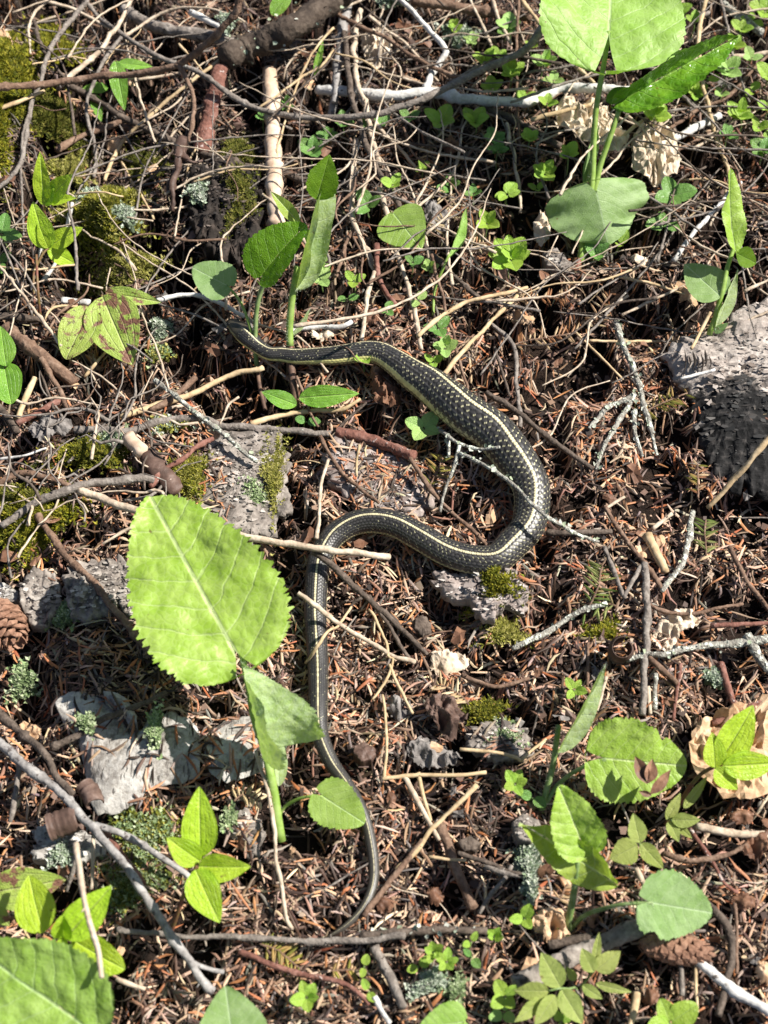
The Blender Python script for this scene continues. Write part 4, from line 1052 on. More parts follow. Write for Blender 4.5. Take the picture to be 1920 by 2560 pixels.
plate('dark rotten wood chunk with moss and lichen at upper left', 'wood_chunk', 'wood', 'char', 'A', '1120,1120 1220,1020 1380,1000 1500,1080 1560,1240 1540,1440 1480,1560 1330,1560 1200,1500 1150,1330', 13, 19, rough=4.5, ragged=1.6, grain=.8)
plate('grey bark scrap among seedlings at upper right', 'bark_plate', 'bark', 'stone', 'C', '320,1540 400,1510 450,1560 500,1610 420,1650 340,1620', 11, 20, rough=2)
plate('dark grey flake of bark inside the lower snake curve', 'bark_plate', 'bark', 'dark', 'H', '1010,720 1060,690 1110,740 1110,810 1060,840 1010,790', 9, 22)
plate('brown bark flake beside the snake above the level straw', 'bark_plate', 'bark', 'curl', 'K', '655,50 720,30 780,70 770,130 700,150 650,110', 10, 23)
plate('dark bark flake right of the stubby peeled stick', 'bark_plate', 'bark', 'dark', 'K', '1260,600 1330,560 1400,600 1380,640 1300,650', 10, 24)
plate('grey bark lump below the woolly twisted leaf', 'bark_plate', 'bark', 'stone', 'L', '130,500 200,450 290,480 320,560 250,620 160,600', 12, 25)

# the fallen birch log on the right: pale papery bark above, charred side below
def log_mat():
    m = N('charred_birch_log'); v = m.n('TexCoord').outputs['Object']
    f = m.noise(v, 48, 6, .7); f2 = m.noise(v, 230, 6, .75)
    vv = m.vor(v, 190)
    gm = m.n('Mapping'); m.l(v, gm.inputs[0]); gm.inputs['Scale'].default_value = (45, 330, 200); gr = m.noise(gm.outputs[0], 1.0, 5, .65, .3)
    f2 = m.math('ADD', m.math('MULTIPLY', f2, .45), m.math('MULTIPLY', gr, .55))
    pale = m.ramp(m.math('ADD', m.math('MULTIPLY', f, .40), m.math('MULTIPLY', f2, .60)), [(.34, (.035, .028, .024)), (.42, (.22, .185, .165)), (.50, (.31, .27, .24)), (.64, (.48, .435, .395))])
    dark = m.ramp(m.math('ADD', m.math('MULTIPLY', f2, .75), m.math('MULTIPLY', vv, .3)), [(.40, (.004, .004, .004)), (.56, (.016, .0155, .0155)), (.70, (.06, .054, .05)), (.8, (.2, .17, .155))])
    sp = m.n('SeparateXYZ'); m.l(v, sp.inputs[0])
    k = m.ss(-.008, .014, m.math('ADD', sp.outputs[1], m.math('MULTIPLY', m.math('SUBTRACT', f, .5), .10)))
    c = m.mix(k, dark, pale)
    h = m.math('ADD', f2, m.math('MULTIPLY', vv, .8))
    return m.done(m.pbr(c, .85, m.bump(h, 1.0, .0018), .2).outputs[0])
t = thing('birch_log', P('F', 1560, 900, 0), 'fallen birch log at the right edge, pale bark above and charred black below', 'log')
V, F = slab(fl('F', '1040,640 1100,570 1250,520 1390,470 1500,370 1659,300 1850,270 2300,250 2300,1560 1900,1540 1659,1500 1430,1420 1330,1350 1270,1200 1225,1000 1180,850 1080,770'), 13, 31, rings=60, ang=260, rough=2.2, dome=.6, ragged=.7, key='log')
obj('trunk', V, F, log_mat(), t)
flakes(t, TOPS['log'], 900, 1.1, [(.28, .24, .21), (.37, .325, .29), (.20, .16, .135), (.10, .08, .066), (.014, .0135, .0135), (.024, .022, .021), (.010, .010, .010), (.045, .039, .035)], 5, float(t.location[1]) + .002)
# white wood bared at its end, between dark cracks
for k in range(7):
    q = pts('F', f'{1165+k*24},{600+(k*37)%61} {1172+k*24+(k*13)%9},{680} {1158+k*24+(k*7)%11},{760-(k*53)%70}', (16.5 + k * .4, 15.5 + k * .4))
    V, F = tube(catmull(q, 8), np.array([.2, .5, .8, .9, .7, .6, .4, .15]) * (.6 + .25 * (k % 3)) / 1000, 5); obj('crack', V, F, M['char'], t)

flakes(CHUNK[0], CHUNK[1], 420, .9, [(.40, .35, .32), (.26, .22, .2), (.52, .48, .44), (.1, .08, .07)] * 2, 6)

def roll(label, mat, c, s, dz, rad, open_=5.2, name='bark_curl', cat='bark', seed=0, start=0.0, thick=.5):
    """a piece of bark rolled up like a scroll"""
    p = catmull(pts(c, s, (dz, dz)), 14); R = np.random.default_rng(seed)
    Tn, Nn, B = frames(p); a = np.linspace(start, start + open_, 26); V = []; 
    for sh in (0, thick / 1000):
        rr = rad / 1000 * (1 - .035 * a) - sh
        j = 1 + .06 * R.normal(size=(14, 1))
        V.append((p[:, None] + (rr[None] * j)[:, :, None] * (np.cos(a)[None, :, None] * Nn[:, None] + np.sin(a)[None, :, None] * B[:, None])).reshape(-1, 3))
    n = 14 * 26; F = []
    for i in range(13):
        for k in range(25):
            q = (i * 26 + k, i * 26 + k + 1, (i + 1) * 26 + k + 1, (i + 1) * 26 + k); F.append(q); F.append(tuple(n + z for z in q[::-1]))
        for k in (0, 25): F.append((i * 26 + k, (i + 1) * 26 + k, n + (i + 1) * 26 + k, n + i * 26 + k))
    for k in range(25):
        for i in (0, 13): F.append((i * 26 + k, i * 26 + k + 1, n + i * 26 + k + 1, n + i * 26 + k))
    o = obj(name, np.vstack(V), F, M[mat]); tag(o, label, cat); return o
roll('brown curled bark roll beside the silver grey branch', 'curl', 'J', '290,500 380,470 470,440', 22, 7.0, 4.6, seed=1, start=-1.6)
roll('small brown bark curl on the corner of the birch sheet', 'curl', 'J', '500,250 540,300 560,360', 21, 5.0, 4.4, seed=2, start=-2)
roll('dark hollow ring of curled bark left of the pale crumpled leaf', 'curl', 'I', '780,930,8 790,915,16 800,900,24', 12, 6.6, 5.9, seed=3)

# needles that have fallen on the bark plates
def strewn(parent_label, tops, n, seed):
    global rng
    T_ = tops; i = rng.integers(0, len(T_), n); p = T_[i]
    L_ = rng.normal(.013, .003, n).clip(.006, .02); W_ = np.full(n, .0014)
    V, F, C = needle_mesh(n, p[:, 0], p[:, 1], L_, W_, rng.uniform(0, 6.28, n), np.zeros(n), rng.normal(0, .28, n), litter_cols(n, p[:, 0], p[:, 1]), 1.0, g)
    V = V.reshape(n, 12, 3); dz = p[:, 2] + .0012 - g(p[:, 0], p[:, 1]); gg = g(V[:, :, 0], V[:, :, 1])
    for q in range(n):   # follow the plate: nearest plate point under each end
        for e in (slice(0, 3), slice(3, 6), slice(6, 9), slice(9, 12)):
            m_ = V[q, e].mean(0); k = np.argmin((T_[:, 0] - m_[0]) ** 2 + (T_[:, 1] - m_[1]) ** 2); V[q, e, 2] += T_[k, 2] + .0010 - float(gg[q, e].mean())
    o = link('needle_litter', mesh('needle_litter', V.reshape(-1, 3), F, False, col=C), M['needle']); tag(o, parent_label, None, None, 'stuff')
strewn('needles fallen on the birch bark sheet', np.vstack(TOPS['birch']), 110, 1)
strewn('needles fallen on the flat grey bark', TOPS['b'], 190, 2)
strewn('needles fallen on the small grey chunks', np.vstack([TOPS['s1'], TOPS['s2']]), 40, 3)

# ------------------------------------------------------------------ dead leaves
def crumple(label, mat, c, s, top, seed, name='dead_leaf', cat='dead leaf', amp=2.5, holes=0, tilt=(0, 0)):
    """a dry crumpled leaf: outline traced on the ground, creased sheet above it"""
    R = np.random.default_rng(seed); poly = fl(c, s); ctr = poly.mean(0)
    q = np.vstack([poly, poly[:1]]); d = np.linalg.norm(np.diff(q, axis=0), axis=1); acc = np.concatenate([[0], np.cumsum(d)])
    n = 64
    for _ in range(2):
        nx_ = np.roll(poly, -1, 0); poly = np.stack([poly * .75 + nx_ * .25, poly * .25 + nx_ * .75], 1).reshape(-1, 2)
    q = np.vstack([poly, poly[:1]]); d = np.linalg.norm(np.diff(q, axis=0), axis=1); acc = np.concatenate([[0], np.cumsum(d)])
    ss_ = np.linspace(0, acc[-1], n, endpoint=False)
    b = np.stack([np.interp(ss_, acc, q[:, 0]), np.interp(ss_, acc, q[:, 1])], 1); jt = R.normal(size=b.shape) * .0006
    m = 12; V = []; kk = R.normal(size=(6, 2)) * 140; ph = R.uniform(0, 6.28, 6)
    for r_ in np.linspace(0, 1, m):
        xy = ctr + (b - ctr) * r_ + jt * r_ ** 8
        z = 1.3 - 2.4 * np.abs(fbm(xy[:, 0] + seed, xy[:, 1] * .7, 95, 3)) + .35 * fbm(xy[:, 0], xy[:, 1] + seed, 300, 2) - 1.0
        zz = float(g(*ctr)) + (top + amp * z - 2.0 * r_ ** 3 + tilt[0] * (xy[:, 0] - ctr[0]) * 100 + tilt[1] * (xy[:, 1] - ctr[1]) * 100) / 1000
        V.append(np.column_stack([xy, np.maximum(zz, g(xy[:, 0], xy[:, 1]) + .004)]))
    F = [(i * n + k, (i + 1) * n + k, (i + 1) * n + (k + 1) % n, i * n + (k + 1) % n) for i in range(m - 1) for k in range(n) if not (holes and i in (3, 4, 5) and k % n in range(10, 18))]
    o = obj(name, np.vstack(V), F, M[mat], smooth=False); tag(o, label, cat, None)
    so_ = o.modifiers.new('thickness', 'SOLIDIFY'); so_.thickness = .0005
    return o
crumple('crumpled cream dead leaf behind the aster stems at upper right', 'deadpale', 'C', '385,760 400,690 470,660 560,690 640,680 700,730 720,820 830,900 790,970 700,1000 620,950 540,900 460,860 410,830', 14, 1, amp=5)
crumple('cream dead leaf with a dark hole right of the aster stems', 'deadpale', 'C', '850,880 900,800 980,780 1060,840 1100,920 1120,1040 1090,1120 1000,1150 920,1140 850,1060 830,970', 15, 2, amp=4, holes=1)
crumple('white crumpled dead leaf beside the straight grey twig', 'deadpale', 'I', '965,830 1040,740 1130,710 1230,730 1250,800 1170,830 1110,860 1080,930 1050,1010 990,960 960,900', 12, 3, amp=3.5)
crumple('large tan dead leaf under the lime sprout at the right edge', 'deadtan', 'L', '1165,20 1230,-80 1400,-170 1600,-230 1750,-200 1750,300 1600,380 1480,370 1380,380 1290,300 1200,230 1160,120', 16, 4, amp=4)
crumple('tan folded dead leaf at the base of the twisted aster', 'deadtan', 'L', '235,1090 300,1020 400,990 470,1020 560,1080 540,1130 450,1140 430,1200 360,1210 290,1150', 15, 5, amp=5)
crumple('small pale torn leaf chip inside the lower snake curve', 'deadpale', 'H', '1095,950 1180,930 1280,945 1340,990 1310,1040 1200,1060 1130,1080', 11, 6, amp=2.5)
crumple('dark brown curled dead leaf at the lower right edge', 'deadbrown', 'L', '1470,700 1500,620 1580,560 1700,545 1700,640 1620,690 1540,740', 16, 7, amp=4)
crumple('crumpled dull leaf among twigs at top centre', 'deadpale', 'B', '690,230 760,190 860,220 890,290 860,350 790,420 720,370 700,300', 12, 8, amp=5)
crumple('grey folded dead leaf right of the round light leaf', 'deadgrey', 'B', '1060,1270 1110,1230 1170,1260 1210,1330 1190,1420 1130,1450 1080,1400', 12, 9, amp=4)
crumple('brown leathery leaf under the top right heart leaf seedlings', 'deadbrown', 'B', '1180,840 1230,815 1285,850 1270,910 1200,915', 12, 10, amp=3)
crumple('brown dead leaf curled at the top left edge', 'deadtan', 'A', '-60,430 20,380 100,410 140,470 70,500 -40,500', 18, 11, amp=4)
crumple('small tan curled leaf in the dark hollow at upper left', 'deadtan', 'A', '605,790 660,760 720,770 700,820 640,830', 10, 12, amp=3)
crumple('grey torn leaf on the left needles under the level grey branch', 'deadgrey', 'D', '180,1120 260,1080 340,1065 450,1090 440,1150 350,1170 280,1220 220,1190', 12, 13, amp=4)
crumple('orange brown dead leaf in the dark gap at the left edge', 'deadtan', 'G', '100,1350 160,1320 220,1330 245,1400 220,1450 130,1440', 10, 14, amp=3.5)
crumple('orange brown leaf at the bottom right edge', 'deadtan', 'L', '1560,1360 1600,1310 1680,1330 1690,1440 1600,1430', 11, 15, amp=3)
crumple('crumpled dark brown leaf near the middle of the lower half', 'curl', 'H', '1060,1290 1120,1240 1220,1250 1290,1310 1330,1390 1270,1400 1240,1490 1190,1500 1150,1420 1080,1360', 17, 16, amp=5)
crumple('dark purplish leaf scraps under the crumpled brown leaf', 'deadgrey', 'H', '830,1230 920,1190 1000,1250 990,1330 920,1370 860,1300', 9, 17, amp=3)
crumple('blackish leaf remains left of the grey lichened slab', 'deadgrey', 'H', '960,1500 1060,1440 1180,1510 1290,1560 1240,1620 1100,1640 980,1600', 9, 18, amp=4)
crumple('brown shrivelled leaf on the needles left of the snake flank', 'deadbrown', 'E', '745,760 800,720 850,780 930,860 940,950 860,1010 790,980 760,880', 14, 19, amp=6)
crumple('pale tan leaf scrap behind the snake flank', 'deadpale', 'E', '390,540 470,525 560,545 520,580 420,585', 9, 20, amp=2)
crumple('maroon leaf scrap above the snake stripe', 'deadbrown', 'E', '700,460 760,430 810,470 790,530 720,530', 10, 21, amp=3)
crumple('tan wrinkled leaf on the needles right of the green seedling', 'deadtan', 'F', '100,430 170,410 260,430 275,490 220,500 140,470', 10, 22, amp=3)
crumple('brown wrinkled leaf by the hollow above the log', 'deadtan', 'F', '1060,230 1150,190 1250,240 1240,340 1180,350 1130,280', 12, 23, amp=4)
crumple('pale chip of bark below the upper right aster', 'deadpale', 'F', '830,80 900,70 965,95 930,125 860,120', 9, 24, amp=2)
crumple('old yellowed leaf scrap below the lower heart leaf', 'deadpale', 'C', '270,1300 330,1260 370,1330 360,1440 300,1480 275,1400', 10, 25, amp=4)
for k, (c, s, lb) in enumerate((('K', '1085,880 1130,845 1175,880 1170,940 1110,955', 'round ringed brown bud scale beside the stubby stick'), ('K', '790,950 840,930 890,970 870,1020 800,1010', 'brown scale near the snake tail'),
                               ('L', '1400,450 1480,415 1560,450 1550,500 1450,490', 'brown seed scale at the right edge'), ('L', '1420,930 1490,900 1560,950 1550,1010 1460,1000', 'round brown seed scale near the dark bent twig'),
                               ('L', '890,1490 940,1460 1000,1500 970,1560 910,1550', 'brown seed scale at the bottom right'), ('I', '860,330 920,300 970,340 950,400 880,400', 'pinkish brown scale beside the short peeled stick'))):
    crumple(lb, 'deadbrown' if k != 5 else 'deadtan', c, s, 10, 40 + k, 'bud_scale', 'scale', 1.5)
# loose brown leaf fragments, alike
protos = []
for k in range(5):
    R = np.random.default_rng(70 + k); n = 9; a = np.linspace(0, 2 * math.pi, n, endpoint=False); r = .0045 * R.uniform(.55, 1.2, n)
    V = [np.array([0, 0, .0012])] + [np.array([r[i] * math.cos(a[i]) * 1.3, r[i] * math.sin(a[i]) * .75, R.normal() * .0011]) for i in range(n)]
    me = mesh('leaf_fragment', np.array(V), [(0, 1 + i, 1 + (i + 1) % n) for i in range(n)], False); me.materials.append(M[['deadbrown', 'deadtan', 'curl', 'deadgrey', 'deadbrown'][k]]); protos.append(me)
for i in range(150):
    x, y = random.uniform(-.29, .29), random.uniform(-.28, .48)
    o = bpy.data.objects.new('leaf_fragment', random.choice(protos)); COL.objects.link(o)
    o.location = (x, y, float(g(x, y)) + random.uniform(.006, .0085)); o.rotation_euler = (random.gauss(0, .3), random.gauss(0, .3), random.uniform(0, 6.28)); s = random.uniform(.5, 1.4); o.scale = (s, s, s)
    tag(o, 'small brown dead leaf fragment lying in the needle litter', 'leaf fragment', 'brown leaf fragments in the litter')

# ------------------------------------------------------------------ cones
def cone(label, c, s, dz, rad, seed):
    p = pts(c, s, dz); ax = p[-1] - p[0]; L_ = np.linalg.norm(ax); ax /= L_
    t = thing('spruce_cone', (p[0] + p[-1]) / 2, label, 'cone'); R = np.random.default_rng(seed)
    n1 = np.array([0, 0, 1.0]) - ax[2] * ax; n1 /= np.linalg.norm(n1); n2 = np.cross(ax, n1)
    core = catmull(p, 8); V, F = tube(core, rad / 1000 * .6 * np.array([.5, .9, 1, 1, 1, .9, .7, .3]), 8); obj('core', V, F, M['deadbrown'], t)
    k = 0; N_ = 64
    for i in range(N_):
        f = (i + .5) / N_; a = i * 2.39996; rr = rad / 1000 * (math.sin(math.pi * (.12 + .82 * f)) ** .6)
        d = math.cos(a) * n1 + math.sin(a) * n2; o_ = p[0] + ax * L_ * f
        side = np.cross(ax, d); w_ = rr * .62; l = L_ * .17
        b0 = o_ + d * rr * .45 - ax * l * .3; 
        e = [b0, b0 + side * w_ * .8 + ax * l * .45 + d * rr * .35, b0 + side * w_ * .55 + ax * l * .95 + d * rr * .52, b0 + ax * l * 1.15 + d * rr * .62, b0 - side * w_ * .55 + ax * l * .95 + d * rr * .52, b0 - side * w_ * .8 + ax * l * .45 + d * rr * .35, b0 + ax * l * .5 + d * rr * .62]
        V = np.array(e); V = np.vstack([V, V - d * rr * .12]); F = []
        for q in range(6):
            q2 = (q + 1) % 6; F += [(6, q, q2), (13, 7 + q2, 7 + q), (q, 7 + q, 7 + q2, q2)]
        obj('scale', V, F, M['conescale'], t, smooth=False)
M['conescale'] = bark_mat('cone_scale_skin', [(.10, .05, .03), (.24, .13, .085), (.36, .22, .15)], 150, None)
cone('reddish brown open cone cut by the left edge', 'G', '-60,640 40,740 90,860', (15, 13), 12, 1)
cone('brown closed cone at the lower right under the heart leaf', 'L', '900,1180 1080,1215 1295,1240', (12, 11), 7.6, 2)

# ------------------------------------------------------------------ moss and lichen (uncountable)
def moss(label, name, c, cx, cy, rx, ry, n, h, pal, dz=4.0, cush=6.0, seed=0, rot=0.0, mat='moss', cat=None):
    R = np.random.default_rng(seed)
    fx, fy = flat(c, cx, cy); s = ccm(c, cx, cy) * 1000
    RX, RY = rx / s, ry / s / math.sin(PITCH)
    rr = np.sqrt(R.uniform(0, 1, n)) * (1 + .34 * R.normal(size=n)); a = R.uniform(0, 6.28, n)
    lob = 1 + .28 * np.sin(3 * a + seed) + .2 * np.sin(7 * a + 2 * seed)
    u, v_ = rr * np.cos(a) * RX * lob, rr * np.sin(a) * RY * lob
    ca, sa = math.cos(rot), math.sin(rot)
    x, y = fx + u * ca - v_ * sa, fy + u * sa + v_ * ca
    dome = np.clip(1 - rr ** 2, 0, 1) ** .6
    clump = .5 + .5 * np.sin(x * 330 + seed) * np.sin(y * 290 + 1.3 * seed) + .3 * np.sin(x * 800) * np.sin(y * 760)
    z = g(x, y) + dz / 1000 + cush / 1000 * dome * (.75 + .25 * clump)
    nb = 3; V = np.empty((n, nb, 3, 3)); hh = h / 1000 * R.uniform(.45, 1.15, (n, 1))
    az = R.uniform(0, 6.28, (n, nb)); tl = R.uniform(.35, 1.25, (n, nb)); wd = h / 1000 * (.19 if mat == 'moss' else .42)
    for k in range(nb):
        dx, dy, dzv = np.cos(az[:, k]) * np.sin(tl[:, k]), np.sin(az[:, k]) * np.sin(tl[:, k]), np.cos(tl[:, k])
        for q, sg in ((0, -1), (1, 1)):
            V[:, k, q, 0] = x - np.sin(az[:, k]) * wd * sg; V[:, k, q, 1] = y + np.cos(az[:, k]) * wd * sg; V[:, k, q, 2] = z
        V[:, k, 2, 0] = x + dx * hh[:, 0]; V[:, k, 2, 1] = y + dy * hh[:, 0]; V[:, k, 2, 2] = z + dzv * hh[:, 0]
    F = np.arange(n * nb * 3).reshape(-1, 3)
    pal = np.array(pal); cc = pal[R.integers(0, len(pal), n)] * R.uniform(.7, 1.2, (n, 1)); C = np.repeat(cc, nb * 3, 0)
    V = V.reshape(-1, 3)
    # cushion under the leaflets
    m, na = 9, 40; aa = np.linspace(0, 2 * math.pi, na, endpoint=False); cv = []
    lb = 1 + .28 * np.sin(3 * aa + seed) + .2 * np.sin(7 * aa + 2 * seed)
    for r_ in np.linspace(0, .86, m):
        uu, vv = r_ * np.cos(aa) * RX * lb, r_ * np.sin(aa) * RY * lb
        X_, Y_ = fx + uu * ca - vv * sa, fy + uu * sa + vv * ca
        cv.append(np.column_stack([X_, Y_, g(X_, Y_) + (dz - 1.2) / 1000 + cush / 1000 * max(0, 1 - r_ ** 2) ** .6 - (.005 if r_ > .8 else 0)]))
    cv = np.vstack(cv); cf = np.array([(i * na + k, (i + 1) * na + k, (i + 1) * na + (k + 1) % na) for i in range(m - 1) for k in range(na)] + [(i * na + k, (i + 1) * na + (k + 1) % na, i * na + (k + 1) % na) for i in range(m - 1) for k in range(na)])
    F = np.vstack([F, cf + len(V)]); V = np.vstack([V, cv]); C = np.vstack([C, np.broadcast_to(pal[-1] * .5, (len(cv), 3))])
    o = obj(name, V, F, M[mat], smooth=False, col=C, base=np.array([fx, fy, float(g(fx, fy))])); tag(o, label, None, None, 'stuff'); return o
GR = [(.30, .285, .02), (.19, .21, .018), (.42, .38, .05), (.11, .125, .015)]
GY = [(.42, .40, .10), (.50, .46, .16), (.29, .29, .05), (.19, .20, .04)]
GD = [(.12, .135, .02), (.19, .20, .03), (.07, .085, .015), (.27, .25, .06)]
LI = [(.40, .45, .36), (.30, .37, .27), (.52, .55, .46), (.24, .31, .19)]
LG = [(.34, .42, .22), (.24, .33, .15), (.44, .50, .32), (.19, .26, .12)]
moss('thick golden green moss bank along the left edge', 'moss', 'A', 60, 760, 150, 480, 5200, 4.2, GR, 2, 16, 1)
moss('upper end of the left moss bank under twigs', 'moss', 'A', 330, 330, 120, 180, 1700, 4, GR, 2, 10, 2)
moss('dark green moss right of the left bank', 'moss', 'A', 340, 780, 150, 120, 1500, 4, GD, 3, 8, 3)
moss('olive moss above the big hummock', 'moss', 'A', 420, 1030, 100, 110, 1000, 3.6, GY, 4, 8, 4)
moss('big pale green moss hummock with lichen at upper left', 'moss', 'A', 620, 1330, 200, 190, 3600, 4.4, GY + GR, 2, 13, 5)
moss('moss trailing below the big hummock', 'moss', 'A', 740, 1600, 190, 80, 1300, 3.4, GY, 3, 5, 6)
moss('dark moss in the hollow by the reddish bark', 'moss', 'A', 830, 900, 120, 130, 1100, 3.6, GD, 2, 6, 7)
moss('moss on the dark rotten wood chunk', 'moss', 'A', 1420, 1260, 90, 170, 900, 3, GD, 14, 5, 8)
moss('moss strip beside the upright peeled stick', 'moss', 'A', 1400, 930, 110, 120, 800, 3, GD, 5, 4, 9)
moss('green moss under the level grey branch at left', 'moss', 'D', 540, 1270, 180, 90, 1700, 3.6, GR + GD, 3, 6, 10)
moss('olive moss beside the purplish bark', 'moss', 'D', 1120, 1400, 110, 100, 900, 3.2, GY + GR, 5, 5, 11)
moss('moss edge on the flat grey bark', 'moss', 'E', 180, 1340, 55, 210, 900, 2.8, GY, 8, 3, 12)
moss('golden moss at the left edge below the arched stick', 'moss', 'G', 200, 200, 190, 150, 2400, 4, GR, 3, 8, 13)
moss('moss at the left edge above the arched stick', 'moss', 'D', 130, 1560, 130, 60, 900, 3.4, GD, 4, 5, 14)
moss('moss cushion on the grey bark chunk below the snake', 'moss', 'H', 1450, 610, 115, 80, 900, 3, GR, 16, 5, 15)
moss('thin moss in the hollow beside the bark chunk', 'moss', 'H', 1540, 820, 110, 70, 450, 3, GY, 4, 2, 16)
moss('moss around the hollow bark ring', 'moss', 'I', 690, 830, 80, 50, 500, 3.4, GR, 4, 3, 17)
moss('mossy patch by the grey lichened slab', 'moss', 'H', 1420, 1310, 110, 60, 600, 3, GD + GR, 5, 4, 18)
moss('sage green cup lichen patch right of the silver grey branch', 'lichen', 'J', 850, 600, 170, 160, 1000, 2.6, LG + GD, 4, 6, 19, mat='lich')
moss('dark mossy litter under the lime leaves', 'moss', 'J', 800, 850, 170, 110, 900, 3, GD + LG, 4, 3, 20)
moss('greenish lichen at the left edge by the birch sheet', 'lichen', 'G', 140, 1120, 70, 60, 260, 2.6, LG, 6, 3, 21, mat='lich')
moss('sage lichen beside the pale bark block', 'lichen', 'G', 390, 740, 55, 60, 260, 2.5, LG, 5, 4, 22, mat='lich')
moss('pale lichen strip down the birch sheet', 'lichen', 'G', 950, 1470, 40, 95, 240, 2.0, LG, 19, 2, 23, mat='lich')
moss('pale green lichen on the birch sheet corner', 'lichen', 'G', 560, 1450, 55, 40, 160, 2.0, LG, 19, 2, 24, mat='lich')
moss('frosty lichen tuft below the twisted aster leaf', 'lichen', 'L', 235, 760, 50, 150, 420, 3.0, LI, 5, 6, 25, mat='lich')
moss('grey lichen tuft beside the spotted old leaf', 'lichen', 'D', 950, 500, 50, 50, 300, 2.6, LI, 6, 5, 26, mat='lich')
moss('lichen tuft under the grey tuft by the spotted leaf', 'lichen', 'D', 930, 620, 60, 60, 260, 2.6, LG + GY, 4, 3, 27, mat='lich')
moss('pale lichen on the big moss hummock', 'lichen', 'A', 570, 1270, 75, 55, 260, 2.4, LI, 13, 4, 28, mat='lich')
moss('pale lichen on the lower edge of the hummock', 'lichen', 'A', 760, 1400, 70, 60, 260, 2.4, LI, 9, 3, 29, mat='lich')
moss('upright lichen on the rotten wood chunk', 'lichen', 'A', 1190, 1230, 55, 70, 240, 3, LI, 16, 4, 30, mat='lich')
moss('lichen clump on the end of the mossy branch', 'lichen', 'A', 1370, 350, 40, 45, 160, 3, LI, 34, 3, 31, mat='lich')
moss('frosty lichen at top centre under the brown stick', 'lichen', 'B', 1270, 240, 90, 60, 300, 3, LI, 6, 3, 32, mat='lich')
moss('pale lichen in the top edge gap', 'lichen', 'B', 870, 50, 70, 50, 220, 3, LI, 6, 4, 33, mat='lich')
moss('lichen crust on the flat grey bark edge', 'lichen', 'E', 60, 1500, 90, 70, 280, 2.0, LG, 8, 2, 34, mat='lich')
moss('lichen crust on the grey lichened slab', 'lichen', 'H', 1540, 1450, 90, 60, 320, 2.0, LG, 8, 2, 35, mat='lich')
moss('white lichen branchlet at the bottom centre', 'lichen', 'K', 1090, 1440, 95, 45, 320, 2.6, LI, 6, 4, 36, rot=.55, mat='lich')
moss('lichen on the bottom needles beside the white branchlet', 'lichen', 'K', 1250, 1490, 50, 60, 200, 2.6, LG, 5, 3, 37, mat='lich')
moss('lichen along the grey scraps at left', 'lichen', 'D', 690, 1190, 80, 60, 260, 3.0, LG + LI, 6, 3, 38, mat='lich')
moss('lichen between the level grey branch and the bark', 'lichen', 'D', 1010, 1090, 110, 50, 300, 2.4, LI + GY, 6, 2, 39, mat='lich')
moss('lichen on the small grey chunk by the lime sprout', 'lichen', 'J', 1380, 500, 40, 50, 150, 2.2, LG, 9, 2, 40, mat='lich')
moss('pale lichen on the bark lump at lower left', 'lichen', 'J', 370, 680, 60, 60, 160, 2.4, LI, 9, 3, 41, mat='lich')
moss('grey lichen at right above the lichen twig fork', 'lichen', 'I', 1330, 1110, 60, 40, 180, 2.4, LI, 6, 2, 42, mat='lich')

# ------------------------------------------------------------------ fir sprigs lying in the litter
def sprig(label, c, s, dz, cols, nl=16, nn=22, seed=0, spread=1.1, stem='brown'):
    R = np.random.default_rng(seed); p = catmull(pts(c, s, (dz - 2.0, dz - 3.5)), nn); p[:, :2] += np.cumsum(R.normal(size=(nn, 2)), 0) * .00022
    t = thing('fir_sprig', p[nn // 2], label, 'fir sprig', 'fir sprigs in the litter')
    V, F = tube(p, np.full(nn, .00065), 5); obj('stem', V, F, M[stem], t)
    Tn, Nn, B = frames(p); st = np.array([0, .35, .7, 1.0]); wd = np.array([.55, 1, .9, .25]) * .00072
    base = np.array(t.location)
    for i in range(1, nn):
        for sg in (1, -1):
            if R.uniform() < .30: continue
            d = Tn[i] * R.uniform(.1, .85) + B[i] * sg * spread * R.uniform(.6, 1.1) + Nn[i] * R.uniform(-.2, .6); d /= np.linalg.norm(d)
            l = nl / 1000 * R.uniform(.7, 1.05) * (.7 + .3 * math.sin(math.pi * i / nn))
            sd = np.cross(d, [0, 0, 1.0]); sd /= np.linalg.norm(sd)
            q = p[i] + d * l * st[:, None]; q[:, 2] += -.0016 * st ** 2 * R.uniform(0, 1.4)
            Vn = np.concatenate([q - sd * wd[:, None], q + np.array([0, 0, .0006]), q + sd * wd[:, None]]); Fn = []
            for k in range(3): Fn += [(k, k + 1, 5 + k, 4 + k), (4 + k, 5 + k, 9 + k, 8 + k)]
            cl = np.array(cols[R.integers(0, len(cols))]) * R.uniform(.75, 1.2)
            obj('needle', Vn, Fn, M['sprig'], t, smooth=False, col=np.broadcast_to(cl, (12, 3)))
OL = [(.20, .19, .035), (.27, .23, .05), (.16, .16, .03), (.30, .20, .07)]
GN = [(.10, .145, .03), (.15, .19, .045), (.22, .24, .08), (.26, .20, .09)]
BR = [(.34, .18, .09), (.42, .27, .15), (.28, .13, .06), (.5, .36, .21)]
ST = [(.52, .40, .22), (.44, .33, .18), (.6, .48, .3)]
sprig('olive fir sprig beside the lichen hand twig', 'F', '850,1010 950,960 1060,910 1180,860', 10, OL, 11, 20, 1)
sprig('olive brown fir tuft below the charred log edge', 'F', '1245,1480 1240,1420 1235,1340 1230,1280', 10, OL + BR, 9, 14, 2, 1.3)
sprig('small green fir tip on the right needles', 'I', '1285,345 1290,270 1285,200 1290,140', 10, GN, 10, 13, 3)
sprig('green fir sprig below the snake bend', 'I', '600,650 640,580 670,520 690,420', 11, GN, 13, 14, 4, 1.3)
